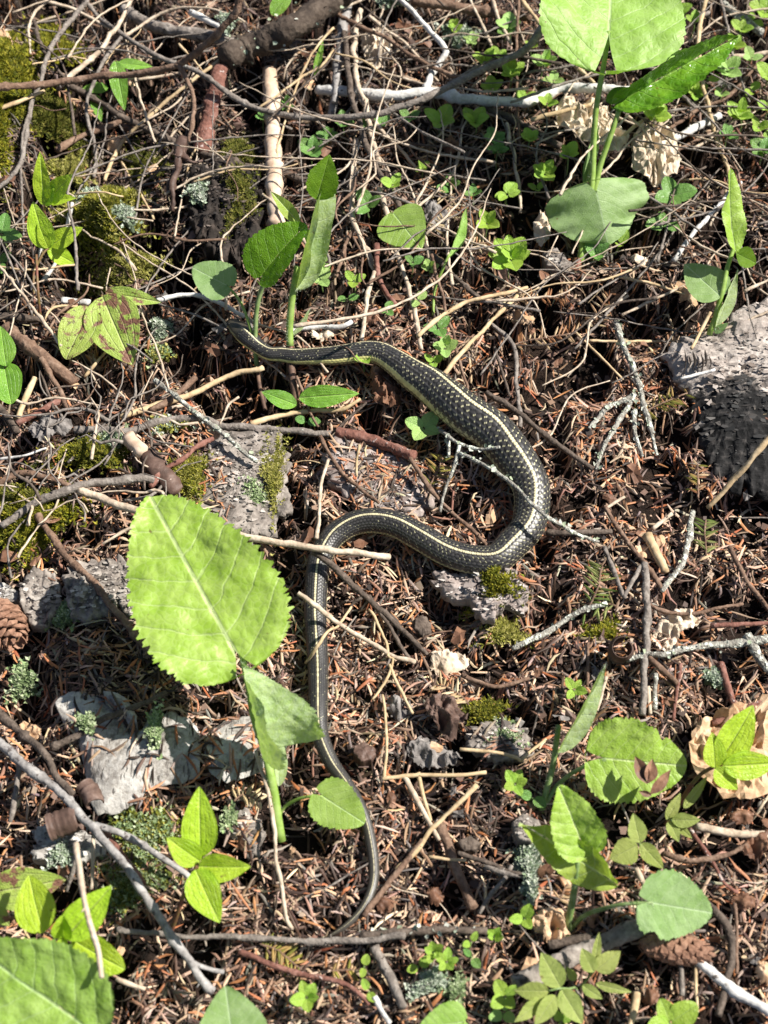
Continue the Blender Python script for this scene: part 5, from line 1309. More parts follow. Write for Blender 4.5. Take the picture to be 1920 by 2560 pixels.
sprig('green fir sprig lying right of the first below the snake bend', 'I', '760,650 720,640 640,650 560,700', 10, GN, 11, 12, 5, 1.2)
sprig('olive fir sprig on the pinkish bark inside the snake bend', 'E', '1100,1420 1130,1360 1160,1300 1180,1250', 12, OL, 11, 11, 6, 1.4)
sprig('olive fir sprig below the level twig near the tail tip', 'K', '90,1180 180,1210 260,1250 350,1310', 9, OL, 10, 18, 7, 1.2)
sprig('dull fir sprig at the bottom left of centre', 'K', '520,1340 580,1340 660,1350', 9, OL + BR, 8, 10, 8, 1.3)
sprig('pale straw coloured fir sprig beside the aster stem base', 'J', '1390,340 1450,300 1550,360', 12, ST, 8, 10, 9, 1.5)
sprig('brown dry fir sprig behind the snake back', 'F', '150,575 250,545 400,515 520,498', 9, BR, 12, 20, 10, 1.3)
sprig('brown dry fir sprig under the green seedling', 'F', '150,320 230,300 330,290 450,285', 10, BR, 10, 18, 11, 1.2)
sprig('straw dry fir sprig next to the straw above the lichen twig', 'F', '620,480 640,420 690,330 730,270', 10, BR + ST, 11, 18, 12, 1.4)
sprig('rusty drooping fir sprig on the pale thin twig above centre', 'B', '1085,800 1080,880 1070,980 1050,1080', 12, BR, 10, 14, 13, 1.1, 'dark')
sprig('tan fir sprig on the grey folded leaf', 'B', '1060,1400 1110,1360 1160,1310 1210,1270', 14, ST, 8, 12, 14, 1.5)
sprig('tan fir sprig above the grey folded leaf', 'B', '1060,1060 1130,1130 1200,1200 1250,1290', 13, BR + ST, 8, 15, 15, 1.2)
sprig('long tan fir sprig left of the green seedling', 'B', '1280,1440 1370,1440 1470,1440 1560,1430', 11, ST + BR, 12, 16, 16, 1.4)
sprig('rusty fir sprig inside the snake bend', 'E', '1380,1230 1430,1290 1500,1340 1570,1400', 9, BR, 11, 15, 17, 1.2)
sprig('rusty fir sprig low in the snake bend', 'E', '1500,1480 1540,1560 1560,1650', 9, [(.42, .15, .06), (.36, .11, .05)], 12, 11, 18, 1.1)
sprig('brown fir sprig below the frosty lichen tuft', 'L', '400,950 440,880 470,800', 10, BR, 8, 10, 19, 1.2)
sprig('golden dry fir tuft below the pale torn chip', 'H', '1330,1240 1280,1180 1200,1130 1130,1110', 10, ST + BR, 11, 16, 20, 1.2)
sprig('rusty fir sprig crossing the upper left moss', 'A', '330,520 400,570 470,630 540,690', 14, BR, 9, 13, 21, 1.2)

# ------------------------------------------------------------------ green plants
CAMF = (0.0, -0.545, 0.839)
def lf(parent, mat, c, base, tip, kind='heart', W=.5, face=None, name='leaf', nx=None, **kw):
    """one leaf: base and tip as 'x,y,height mm' seen in a photo crop"""
    b = pts(c, base, (20, 20))[0]; t = pts(c, tip, (20, 20))[0]
    L_ = np.linalg.norm(t - b)
    if nx is None: nx = 70 if L_ > .05 else 40 if L_ > .02 else 22
    kw.setdefault('nv', 16 if L_ > .05 else 10); curl = kw.get('curl', 0.0)
    V, F, u, u2 = leaf_shape(kind, W, nx=nx, **kw)
    if face is None: face = CAMF
    V = place_leaf(V, b, t, face, curl)
    o = obj(name, V, F, M[mat], parent, uv=u, uv2=u2, base=b)
    return o

def st(parent, mat, c, s, r0, r1, dz=(2, 20), name='stem', sides=8, hair=0, fl_=1.0):
    p = catmull(pts(c, s, dz), 18)
    V, F = tube(p, np.linspace(r0, r1, 18) / 1000, sides, fl_, .04, 7); o = obj(name, V, F, M[mat], parent)
    if hair: hairs(parent, p, np.linspace(r0, r1, 18) / 1000, hair)
    return p

def hairs(parent, p, r, n, l=1.8, seed=3):
    R = np.random.default_rng(seed + n); Tn, Nn, B = frames(p); a = Acc()
    for _ in range(n):
        i = R.integers(0, len(p)); an = R.uniform(0, 6.28); d = math.cos(an) * Nn[i] + math.sin(an) * B[i]
        j = min(i + 1, len(p) - 1); o_ = p[i] + (p[j] - p[i]) * R.uniform() + d * r[i] * .9
        e = o_ + (d + R.normal(size=3) * .35) * l / 1000 * R.uniform(.5, 1.1); s_ = Tn[i] * .00006
        a.add(np.array([o_ - s_, o_ + s_, e]), [(0, 1, 2)])
    V, F = a.get(); o = obj('hairs', V, F, M['hair'], parent, smooth=False); o['kind'] = 'stuff'

def edge_hairs(parent, o, n, l=1.5, seed=5):
    """woolly hairs standing off a leaf surface"""
    R = np.random.default_rng(seed); me = o.data; off = np.zeros(3); q = o
    while q: off += np.array(q.location); q = q.parent
    a = Acc(); m = len(me.vertices)
    for _ in range(n):
        v = me.vertices[R.integers(0, m)]; p_ = np.array(v.co) + off; d = np.array(v.normal) * R.choice([-1, 1]) + R.normal(size=3) * .6
        a.add(np.array([p_ - [.00006, 0, 0], p_ + [.00006, 0, 0], p_ + d * l / 1000 * R.uniform(.5, 1.1)]), [(0, 1, 2)])
    V, F = a.get(); h = obj('hairs', V, F, M['hair'], parent, smooth=False); h['kind'] = 'stuff'

GA = 'broad leaved aster plants'
# A: the big serrated leaf left of the snake
t = thing('aster_plant', P('K', 215, 560, 4), 'tall aster with one huge serrated yellow green leaf left of the snake', 'plant', GA)
st(t, 'stem', 'K', '218,575,2 200,460,10 180,300,18 150,150,26 120,20,32 60,-150,40 30,-330,52 -20,-560,60', 2.7, 1.6, fl_=.8, sides=12, hair=220)
lf(t, 'aster', 'G', '1383,905,64', '890,5,80', 'bheart', .405, b=.14, nx=150, nv=34, teeth=26, tamp=.045, foldL=7, foldR=9, curl=.22, wave=.026, pucker=.012, seed=1, notch=(-1, .62, .018, .07), face=(.10, -.50, .86))
o = lf(t, 'downy', 'H', '95,1470,36', '-15,985,68', 'flare', .80, b=.10, nx=90, nv=22, teeth=22, tamp=.03, foldL=75, foldR=6, roll=.75, curl=.25, wave=.04, pucker=.016, seed=2, face=(.35, -.62, .70)); edge_hairs(t, o, 500)
lf(t, 'downy', 'K', '205,250,14', '205,-70,30', 'ovate', .17, foldL=40, foldR=40, seed=3, face=(.5, -.6, .6))
st(t, 'stem', 'K', '195,470,4 230,385,9 300,335,16 380,312,22 465,312,26', 1.0, .8, hair=60)
lf(t, 'aster2', 'K', '470,312,26', '715,470,20', 'bheart', .50, b=.22, nx=80, teeth=13, tamp=.04, wave=.02, foldL=6, foldR=4, seed=4, face=(0, -.5, .87))
# B1
t = thing('aster_plant', P('E', 75, 690, 2), 'thin aster in front of the snake head with a backlit cupped leaf', 'plant', GA)
st(t, 'stemb', 'E', '125,960,3 95,830,4 75,690,5', 1.3, 1.4, name='stalk')
st(t, 'stemg', 'E', '75,700,5 66,560,16 72,400,30 95,270,42 140,165,54', 1.5, 1.5, hair=160)
o = lf(t, 'under', 'B', '105,1635,56', '370,1330,76', 'bheart', .47, b=.1, nx=80, nv=18, teeth=16, tamp=.03, foldL=26, foldR=22, curl=.3, seed=5, face=(-.72, -.50, .45)); edge_hairs(t, o, 260)
st(t, 'stem', 'D', '1512,600,12 1478,460,24 1425,320,34 1345,220,42', 1.0, .8)
lf(t, 'asterg', 'D', '1345,222,42', '1140,115,44', 'bheart', .50, b=.17, nx=70, teeth=11, tamp=.02, foldL=5, foldR=7, seed=6, face=(.1, -.5, .86))
# B2
t = thing('aster_plant', P('E', 310, 930, 2), 'woolly aster with a tall folded young leaf beside the snake neck', 'plant', GA)
st(t, 'stemb', 'E', '320,960,3 300,850,6 285,740,9 278,620,12', 2.6, 2.4, name='stalk', fl_=1)
st(t, 'stemr', 'E', '278,630,12 272,570,15', 2.4, 2.2, name='sheath')
st(t, 'stem', 'E', '272,580,15 272,450,24 285,300,36 318,110,50', 2.3, 2.2, hair=420, sides=12)
o = lf(t, 'downy', 'B', '308,1720,44', '485,1020,100', 'blunt', .215, foldL=45, foldR=26, roll=.9, nx=60, curl=-.2, wave=.02, seed=7, face=(.62, -.55, .5)); edge_hairs(t, o, 700, 1.7)
lf(t, 'under', 'B', '430,1180,92', '505,915,112', 'ovate', .40, teeth=9, foldL=30, foldR=24, curl=.3, seed=8, nx=50, face=(.1, -.75, .6))
lf(t, 'aster', 'B', '330,1325,70', '160,1135,80', 'ovate', .17, foldL=28, foldR=22, curl=-.2, seed=9, face=(-.2, -.4, .9))
lf(t, 'aster2', 'B', '355,1360,68', '475,1600,44', 'ovate', .20, foldL=20, foldR=32, curl=.2, seed=10, face=(.4, -.5, .7))
o = lf(t, 'downy', 'E', '285,520,18', '392,362,30', 'lance', .15, foldL=45, foldR=30, seed=11, face=(.5, -.6, .6)); edge_hairs(t, o, 120)
# C
t = thing('aster_plant', P('C', 535, 1610, 2), 'tallest aster at the upper right with glossy curled and broad heart leaves', 'plant', GA)
st(t, 'stemr', 'C', '525,1640,1 530,1540,6', 3.6, 3.2, name='sheath')
st(t, 'stem', 'C', '545,1560,5 565,1430,12 585,1280,20 615,1100,32 625,860,48 640,650,64 668,480,76 700,300,88 715,185,95', 2.6, 1.6, hair=320)
st(t, 'stem', 'C', '560,1530,5 590,1380,14 625,1180,26 660,1000,38 710,850,48 755,720,58 790,610,66', 2.4, 1.7, hair=240)
lf(t, 'aster2', 'C', '715,185,95', '738,-420,112', 'heart', .56, b=.36, nx=110, nv=26, teeth=24, tamp=.016, foldL=10, foldR=8, curl=.2, wave=.035, pucker=.010, seed=12, face=(.05, -.5, .86))
lf(t, 'gloss', 'C', '760,610,66', '1485,208,88', 'ovate', .235, b=.04, nx=110, nv=20, teeth=22, tamp=.03, foldL=52, foldR=26, roll=.55, curl=.25, wave=.012, pucker=.012, seed=13, face=(-.25, -.75, .6))
lf(t, 'gloss', 'C', '700,600,64', '830,520,66', 'ovate', .30, foldL=20, foldR=20, seed=14, face=(0, -.8, .5))
lf(t, 'asterg', 'C', '645,1150,40', '712,1450,16', 'bheart', 1.08, b=.28, nx=90, nv=20, teeth=16, tamp=.012, foldL=-10, foldR=-10, roll=-.25, curl=.2, wave=.09, seed=15, face=(.05, -.62, .8))
lf(t, 'asterg', 'C', '570,1130,24', '665,730,52', 'lance', .12, foldL=50, foldR=40, nx=50, seed=16, face=(-.4, -.7, .5))
# D
t = thing('aster_plant', P('F', 1315, 505, 6), 'young aster rooted at the birch log with a tall translucent leaf', 'plant', GA)
st(t, 'stem', 'F', '1310,515,18 1350,400,26 1385,270,34 1420,110,44 1475,-60,54 1485,-170,60', 2.0, 1.2, hair=140)
lf(t, 'aster', 'C', '1468,1500,54', '1435,995,84', 'blunt', .17, nx=90, nv=18, teeth=20, tamp=.03, foldL=30, foldR=48, roll=-.5, curl=-.35, wave=.03, seed=17, face=(.55, -.6, .5))
lf(t, 'under', 'C', '1470,1500,54', '1590,1560,40', 'ovate', .34, foldL=15, foldR=20, seed=18, face=(.2, -.6, .7))
lf(t, 'asterg', 'F', '1375,285,34', '1165,95,40', 'heart', .43, b=.04, nx=60, teeth=10, tamp=.01, foldL=8, foldR=8, seed=19, face=(.05, -.5, .87))
o = lf(t, 'downy', 'F', '1345,480,22', '1482,130,42', 'lance', .15, foldL=35, foldR=45, nx=50, seed=20, face=(.5, -.6, .6)); edge_hairs(t, o, 220, 1.2)
lf(t, 'asterg', 'F', '1340,500,20', '1425,445,24', 'ovate', .26, foldL=25, foldR=20, seed=21)
# E
t = thing('aster_plant', P('L', 320, 405, 2), 'aster at lower right with a woolly spear and a brown damaged heart leaf', 'plant', GA)
st(t, 'stemg', 'L', '315,405,2 345,280,10 385,130,20 400,20,28 420,-110,36', 1.7, 1.5, hair=200)
o = lf(t, 'downy', 'I', '412,1520,34', '693,998,70', 'ovate', .165, foldL=40, foldR=24, roll=.4, nx=70, seed=22, face=(.55, -.6, .55)); edge_hairs(t, o, 450, 1.1)
st(t, 'stemg', 'L', '330,370,3 400,260,12 480,185,22 580,130,30 700,88,36', 1.3, 1.0, hair=160)
lf(t, 'aster', 'L', '695,85,36', '1180,130,34', 'bheart', .53, b=.24, nx=110, nv=24, teeth=22, tamp=.03, pucker=.010, wave=.035, foldL=8, foldR=6, curl=.15, seed=23, notch=(1, .66, .05, .24), face=(.0, -.52, .85))
lf(t, 'deadb', 'L', '930,240,42', '865,70,44', 'lance', .26, foldL=25, foldR=30, seed=24, name='brown_tatter')if 'deadb' in M else None
for b_, t_, w_ in (('945,240,43', '870,68,44', .26), ('950,235,43', '975,85,46', .30), ('960,300,40', '1085,150,44', .2), ('970,305,40', '890,280,42', .25)):
    bb = pts('L', b_, (0, 0))[0]; tt = pts('L', t_, (0, 0))[0]
    V, F, u, u2 = leaf_shape('lance', w_, nx=20, nv=5, foldL=30, foldR=25, seed=int(w_ * 100)); obj('brown_tatter', place_leaf(V, bb, tt, CAMF), F, M['deadbrown'], t)
# F
t = thing('aster_plant', P('L', 465, 1170, 2), 'hairy aster at lower right with a twisted shiny leaf and grey green heart leaf', 'plant', GA)
st(t, 'stemg', 'L', '462,1180,2 480,1040,12 505,900,24 525,770,36 535,600,46', 1.9, 1.5, hair=300)
lf(t, 'aster', 'L', '575,640,46', '420,248,64', 'bheart', .38, b=.08, nx=80, nv=18, teeth=14, tamp=.03, wave=.03, pucker=.014, foldL=4, foldR=34, curl=.15, seed=25, face=(.3, -.55, .8))
lf(t, 'aster', 'L', '770,840,34', '185,463,54', 'ovate', .20, nx=80, nv=16, teeth=18, tamp=.018, foldL=18, foldR=22, curl=-.25, wave=.05, pucker=.014, seed=26, face=(-.15, -.6, .78))
st(t, 'stemg', 'L', '485,1105,5 560,1025,14 650,985,22 800,950,30 975,940,34', 1.2, .9, hair=220)
lf(t, 'asterg', 'L', '972,940,34', '1328,1000,28', 'bheart', .55, b=.24, nx=90, nv=20, teeth=12, tamp=.035, wave=.02, foldL=5, foldR=5, seed=27, notch=(-1, .08, .10, .22), face=(.05, -.5, .86))
lf(t, 'asterg', 'L', '445,1170,4', '410,1085,14', 'lance', .22, foldL=20, foldR=20, seed=28)
# G, H, I: leaves cut by the lower edge
t = thing('aster_plant', P('J', 560, 1900, 2), 'large close heart leaf cut by the bottom left corner', 'plant', GA)
lf(t, 'aster2', 'J', '505,1670,62', '-210,1170,70', 'heart', .44, b=.16, nx=110, nv=24, teeth=26, tamp=.028, foldL=8, foldR=10, pucker=.014, wave=.02, seed=29, face=(0, -.52, .85))
st(t, 'stem', 'J', '560,1900,3 540,1780,32 505,1670,62', 2.2, 1.6)
t = thing('aster_plant', P('J', 1390, 1900, 2), 'round grey green leaf at the bottom edge left of centre', 'plant', GA)
lf(t, 'asterg', 'J', '1390,1830,40', '1335,1432,42', 'heart', .56, b=.1, nx=70, nv=16, teeth=14, tamp=.008, foldL=5, foldR=5, seed=30, face=(0, -.5, .86))
st(t, 'stem', 'J', '1400,1990,2 1395,1900,22 1390,1830,40', 1.4, 1.0)
t = thing('aster_plant', P('K', 1330, 1700, 2), 'light green leaf with toothed rim at the bottom edge right of centre', 'plant', GA)
lf(t, 'aster2', 'K', '1300,1645,22', '1030,1690,24', 'heart', .52, b=.10, nx=70, nv=16, teeth=13, tamp=.02, foldL=6, foldR=6, seed=31, face=(0, -.5, .86))
st(t, 'stem', 'K', '1350,1740,2 1330,1690,12 1300,1645,22', 1.1, .9)
# smaller aster leaves in the middle
t = thing('aster_plant', P('B', 850, 1270, 2), 'round light green leaf behind twigs above the snake', 'plant', GA)
lf(t, 'aster2', 'B', '885,1265,16', '1050,1475,14', 'heart', .50, b=.05, nx=60, teeth=10, tamp=.01, foldL=4, foldR=4, seed=32)
st(t, 'stem', 'B', '850,1270,3 885,1265,16', 1.0, .8)
t = thing('aster_plant', P('B', 1190, 1640, 2), 'small rolled grey green leaf right of the round light one', 'plant', GA)
st(t, 'stem', 'E', '1120,400,2 1130,250,8 1180,120,18 1215,40,24', 1.0, .9)
lf(t, 'aster2', 'B', '1210,1530,22', '1320,1230,40', 'lance', .17, foldL=45, foldR=25, roll=.4, nx=50, seed=33, face=(.5, -.6, .6))

# lime green whorled sprouts
GS = 'lime green whorled sprouts'
def sprout(label, base, leaves, stems, mat='sprout', group=GS):
    t = thing('leaf_sprout', base, label, 'sprout', group)
    for i, (c, b, q, w_, kw) in enumerate(leaves):
        lf(t, mat, c, b, q, kw.pop('kind', 'ovate'), w_, seed=60 + i * 3 + int(b.split(',')[0].replace('-', '')) % 17, **{**dict(foldL=14, foldR=14, nx=44, curl=.25, wave=.008, pucker=.008), **kw})
    for c, s, r in stems: st(t, 'stemr', c, s, r, r * .85)
    return t
sprout('lime sprout of four pointed leaves left of the snake tail', P('J', 1000, 1150, 2), [
    ('J', '1188,668,44', '1182,250,60', .265, dict(nx=60)), ('J', '1185,695,44', '988,552,54', .34, dict(foldL=22)), ('J', '1180,725,46', '1485,728,50', .30, dict(foldR=24, foldL=20)), ('J', '1158,745,46', '1302,1060,44', .32, dict(nx=50))],
    [('J', '1000,1160,2 1040,1040,14 1100,860,32 1170,720,45', 1.2)])
sprout('lime sprout of broad leaves above the bottom left heart leaf', P('J', 380, 1300, 2), [
    ('J', '255,1120,52', '172,775,62', .36, dict(nx=60)), ('J', '388,1150,50', '662,840,62', .27, dict(nx=60)), ('J', '430,1160,40', '740,1335,42', .33, dict(kind='blunt')), ('J', '378,1150,56', '372,1015,66', .40, dict(kind='blunt', foldL=30, foldR=30)), ('J', '390,1150,48', '330,1240,46', .3, {})],
    [('J', '400,1360,2 390,1260,24 375,1130,50', 1.4)])
sprout('upper lime sprout standing in the moss at left', P('D', 245, 470, 2), [
    ('A', '262,1215,62', '238,898,80', .17, dict(foldL=20)), ('A', '262,1215,62', '320,1090,74', .3, {}), ('A', '290,1190,64', '428,1032,76', .25, {}), ('A', '290,1195,62', '450,1172,64', .22, dict(foldR=30)), ('A', '262,1215,62', '330,1140,70', .2, {})],
    [('D', '245,470,2 225,250,24 215,40,44', 1.0), ('A', '230,1450,40 245,1320,52 262,1215,62', .9)])
sprout('lower lime sprout standing in the moss at left', P('D', 205, 330, 2), [
    ('A', '282,1475,42', '195,1195,58', .28, dict(curl=.4)), ('A', '300,1455,44', '492,1348,52', .26, {}), ('A', '282,1475,42', '440,1560,34', .27, {}), ('A', '285,1470,44', '225,1320,54', .22, {})],
    [('D', '205,330,2 200,150,22 235,60,32', .9), ('A', '215,1580,30 250,1510,38 285,1470,43', .9)])
sprout('lime sprout of four leaves over the large tan dead leaf', P('L', 1050, 470, 2), [
    ('L', '1370,110,42', '1572,-230,58', .28, dict(nx=60)), ('L', '1345,140,42', '1328,-70,54', .34, {}), ('L', '1390,130,44', '1720,110,46', .26, dict(nx=50)), ('L', '1345,145,42', '1478,270,36', .34, {})],
    [('L', '1050,480,2 1110,400,8 1180,280,20 1260,180,32 1350,130,42', 1.2)])
t = sprout('pair of smooth ribbed leaves in front of the snake neck', P('E', 300, 960, 3), [
    ('E', '328,888,15', '682,862,16', .185, dict(kind='ovate', foldL=12, foldR=6, nx=50)), ('E', '312,930,14', '103,850,18', .235, dict(foldL=8, foldR=10))], [('E', '300,980,3 308,940,9 322,895,15', .8)], 'lily', 'smooth lily like sprouts')
sprout('drooping dark green lily blade under the long brown branch', P('A', 700, 330, 6), [
    ('A', '685,360,30', '738,655,16', .19, dict(foldL=14, foldR=10, nx=50)), ('A', '700,375,28', '905,395,24', .16, {}), ('A', '640,520,12', '485,525,12', .22, dict(foldL=6, foldR=6)), ('A', '560,560,10', '600,720,8', .2, {})], [('A', '690,470,3 690,400,20 685,360,30', .9)], 'lily', 'smooth lily like sprouts')
sprout('glossy pair of leaves at the left edge below the spotted leaf', P('D', 20, 900, 2), [
    ('D', '38,700,34', '5,462,44', .30, dict(foldL=16, foldR=8)), ('D', '25,690,32', '68,925,24', .42, dict(kind='blunt'))], [('D', '0,940,2 20,820,18 34,695,33', 1)], 'lily', 'smooth lily like sprouts')
sprout('green blade at the top edge behind the mossy branch', P('B', 200, 200, 2), [('B', '165,90,40', '290,-60,56', .26, {}), ('B', '420,450,10', '470,240,26', .12, dict(foldL=30, foldR=30))], [('B', '160,260,2 160,170,22 165,90,40', 1)], 'lily', 'smooth lily like sprouts')
# old spotted leaves
t = thing('spotted_plant', P('D', 590, 330, 4), 'old three leaf plant with brown spotted leaves at left', 'plant')
lf(t, 'spotted', 'D', '545,352,24', '392,660,14', 'blunt', .34, foldL=14, foldR=10, curl=.35, nx=60, seed=80)
lf(t, 'spotted', 'D', '606,285,28', '785,694,16', 'ovate', .36, foldL=12, foldR=12, curl=.3, nx=60, seed=81)
lf(t, 'spotted', 'D', '625,262,28', '958,322,22', 'ovate', .16, foldL=20, foldR=14, curl=.3, nx=60, seed=82)
st(t, 'stemr', 'D', '560,420,4 575,350,16 606,280,27', 1.0, .8)
t = thing('spotted_plant', P('J', -40, 950, 4), 'yellowing blotched old leaf behind the lime leaves at the left edge', 'plant')
lf(t, 'spotted', 'J', '-70,880,34', '395,800,30', 'ovate', .27, foldL=10, foldR=8, nx=60, seed=83, curl=.2)
lf(t, 'spotted', 'J', '-70,930,20', '60,1080,14', 'ovate', .3, foldL=10, foldR=8, seed=84)
st(t, 'stemr', 'J', '-90,990,3 -80,930,18 -70,880,34', 1.0, .8)
# pale olive seedlings with toothed leaflets
GO = 'pale olive seedlings'
def olive(label, base, leaves, stems):
    t = thing('olive_seedling', base, label, 'seedling', GO)
    for i, (c, b, q, w_) in enumerate(leaves): lf(t, 'olive', c, b, q, 'ovate', w_, teeth=9, tamp=.03, foldL=8, foldR=12, curl=.2, nx=40, seed=90 + i + int(abs(float(q.split(',')[0])) % 50))
    for c, s in stems: st(t, 'stemg', c, s, .6, .5)
olive('pale olive seedling with five leaflets at the bottom right', P('L', 480, 1500, 2), [('L', '430,1440,26', '315,1235,32', .34), ('L', '360,1462,26', '152,1460,26', .28), ('L', '330,1500,24', '155,1650,22', .20), ('L', '400,1490,26', '275,1665,22', .27), ('L', '435,1455,26', '560,1660,22', .30)],
      [('L', '520,1440,6 480,1450,18 430,1448,26 360,1462,26'), ('L', '540,1520,2 530,1470,4 520,1440,6')])
olive('pale olive seedling with folded upright leaflet above the grey stick', P('L', 560, 1420, 2), [('L', '625,1350,24', '555,1210,30', .34), ('L', '640,1340,24', '785,1225,30', .34), ('L', '632,1290,26', '660,1115,34', .16), ('L', '640,1420,14', '850,1470,16', .14), ('L', '560,1430,12', '680,1510,12', .26), ('L', '520,1400,12', '465,1320,16', .3)],
      [('L', '545,1440,3 590,1390,12 628,1345,24')])
olive('pale olive seedling of three round leaflets by the damaged heart leaf', P('L', 940, 680, 2), [('L', '900,585,26', '860,410,34', .32), ('L', '885,600,26', '720,680,26', .46), ('L', '905,590,26', '1040,740,24', .27)], [('L', '960,720,2 930,650,14 898,592,26')])
olive('brownish olive trailing leaves under the lime sprout', P('L', 1080, 470, 2), [('L', '1060,450,18', '1140,290,26', .2), ('L', '1090,450,20', '1260,450,22', .27), ('L', '1075,455,18', '1130,580,16', .3), ('L', '1160,380,20', '1300,190,28', .13), ('L', '1110,470,16', '1210,560,14', .2)], [('L', '1060,490,2 1070,470,10 1090,450,20')])

# small round leaved seedlings
GT = 'small round leaved seedlings'
LEAFSHAPES = [leaf_shape('blunt', w_, nx=18, nv=6, teeth=6, tamp=.03, foldL=10, foldR=12, curl=.3, wave=.02, pucker=.01, seed=200 + i) for i, w_ in enumerate((.36, .42, .33, .40))]
LEAFMESH = {}
def leafmesh(k, mat):
    if (k, mat) not in LEAFMESH:
        V, F, u, u2 = LEAFSHAPES[k]; V = place_leaf(V, (0, 0, 0), (1, 0, 0), (0, 0, 1), .3)
        me = mesh('leaf', V, F, uv=u, uv2=u2); me.materials.append(M[mat]); LEAFMESH[k, mat] = me
    return LEAFMESH[k, mat]
_sd = [0]
def seedling(label, c, cx, cy, size, n=4, h=12, mat='seed', up=.55, pairs=1, rot=None):
    """whorl(s) of small leaves; size = leaf length in photo-crop pixels"""
    _sd[0] += 1; R = np.random.default_rng(500 + _sd[0])
    ctr = P(c, cx, cy, h); foot = np.array([ctr[0] + R.normal() * .001, ctr[1] + R.normal() * .001, 0]); foot[2] = float(g(foot[0], foot[1])) + .002
    L_ = size / ccm(c, cx, cy) / 1000 * .97
    t = thing('seedling', foot, label, 'seedling', GT)
    p = catmull(np.array([foot, (foot + ctr) / 2 + R.normal(size=3) * .0007, ctr]), 8)
    V, F = tube(p, np.full(8, .0005), 5); obj('stem', V, F, M['stemg'], t)
    r0 = R.uniform(0, 6.28) if rot is None else rot
    for q in range(pairs):
        z = ctr + np.array([0, 0, .004 * q])
        m = n if q == 0 else max(2, n // 2)
        for i in range(m):
            a = r0 + q * .8 + 2 * math.pi * i / m + R.normal() * .18; e = up * R.uniform(.5, 1.4) + .45 * q
            d = Vector((math.cos(a) * math.cos(e), math.sin(a) * math.cos(e), math.sin(e))); l = L_ * R.uniform(.8, 1.12) * (.75 if q else 1)
            nrm = Vector((0, -.25, 1)) - Vector((0, -.25, 1)).dot(d) * d; nrm.normalize(); y_ = nrm.cross(d)
            Mx = Matrix((d, y_, nrm)).transposed().to_4x4(); o = bpy.data.objects.new('leaf', leafmesh(R.integers(0, 4), mat)); COL.objects.link(o); o.parent = t
            lo = Vector(z - foot) + d * .0008
            o.matrix_local = Matrix.Translation(lo) @ Mx @ Matrix.Diagonal((l, l, l, 1))
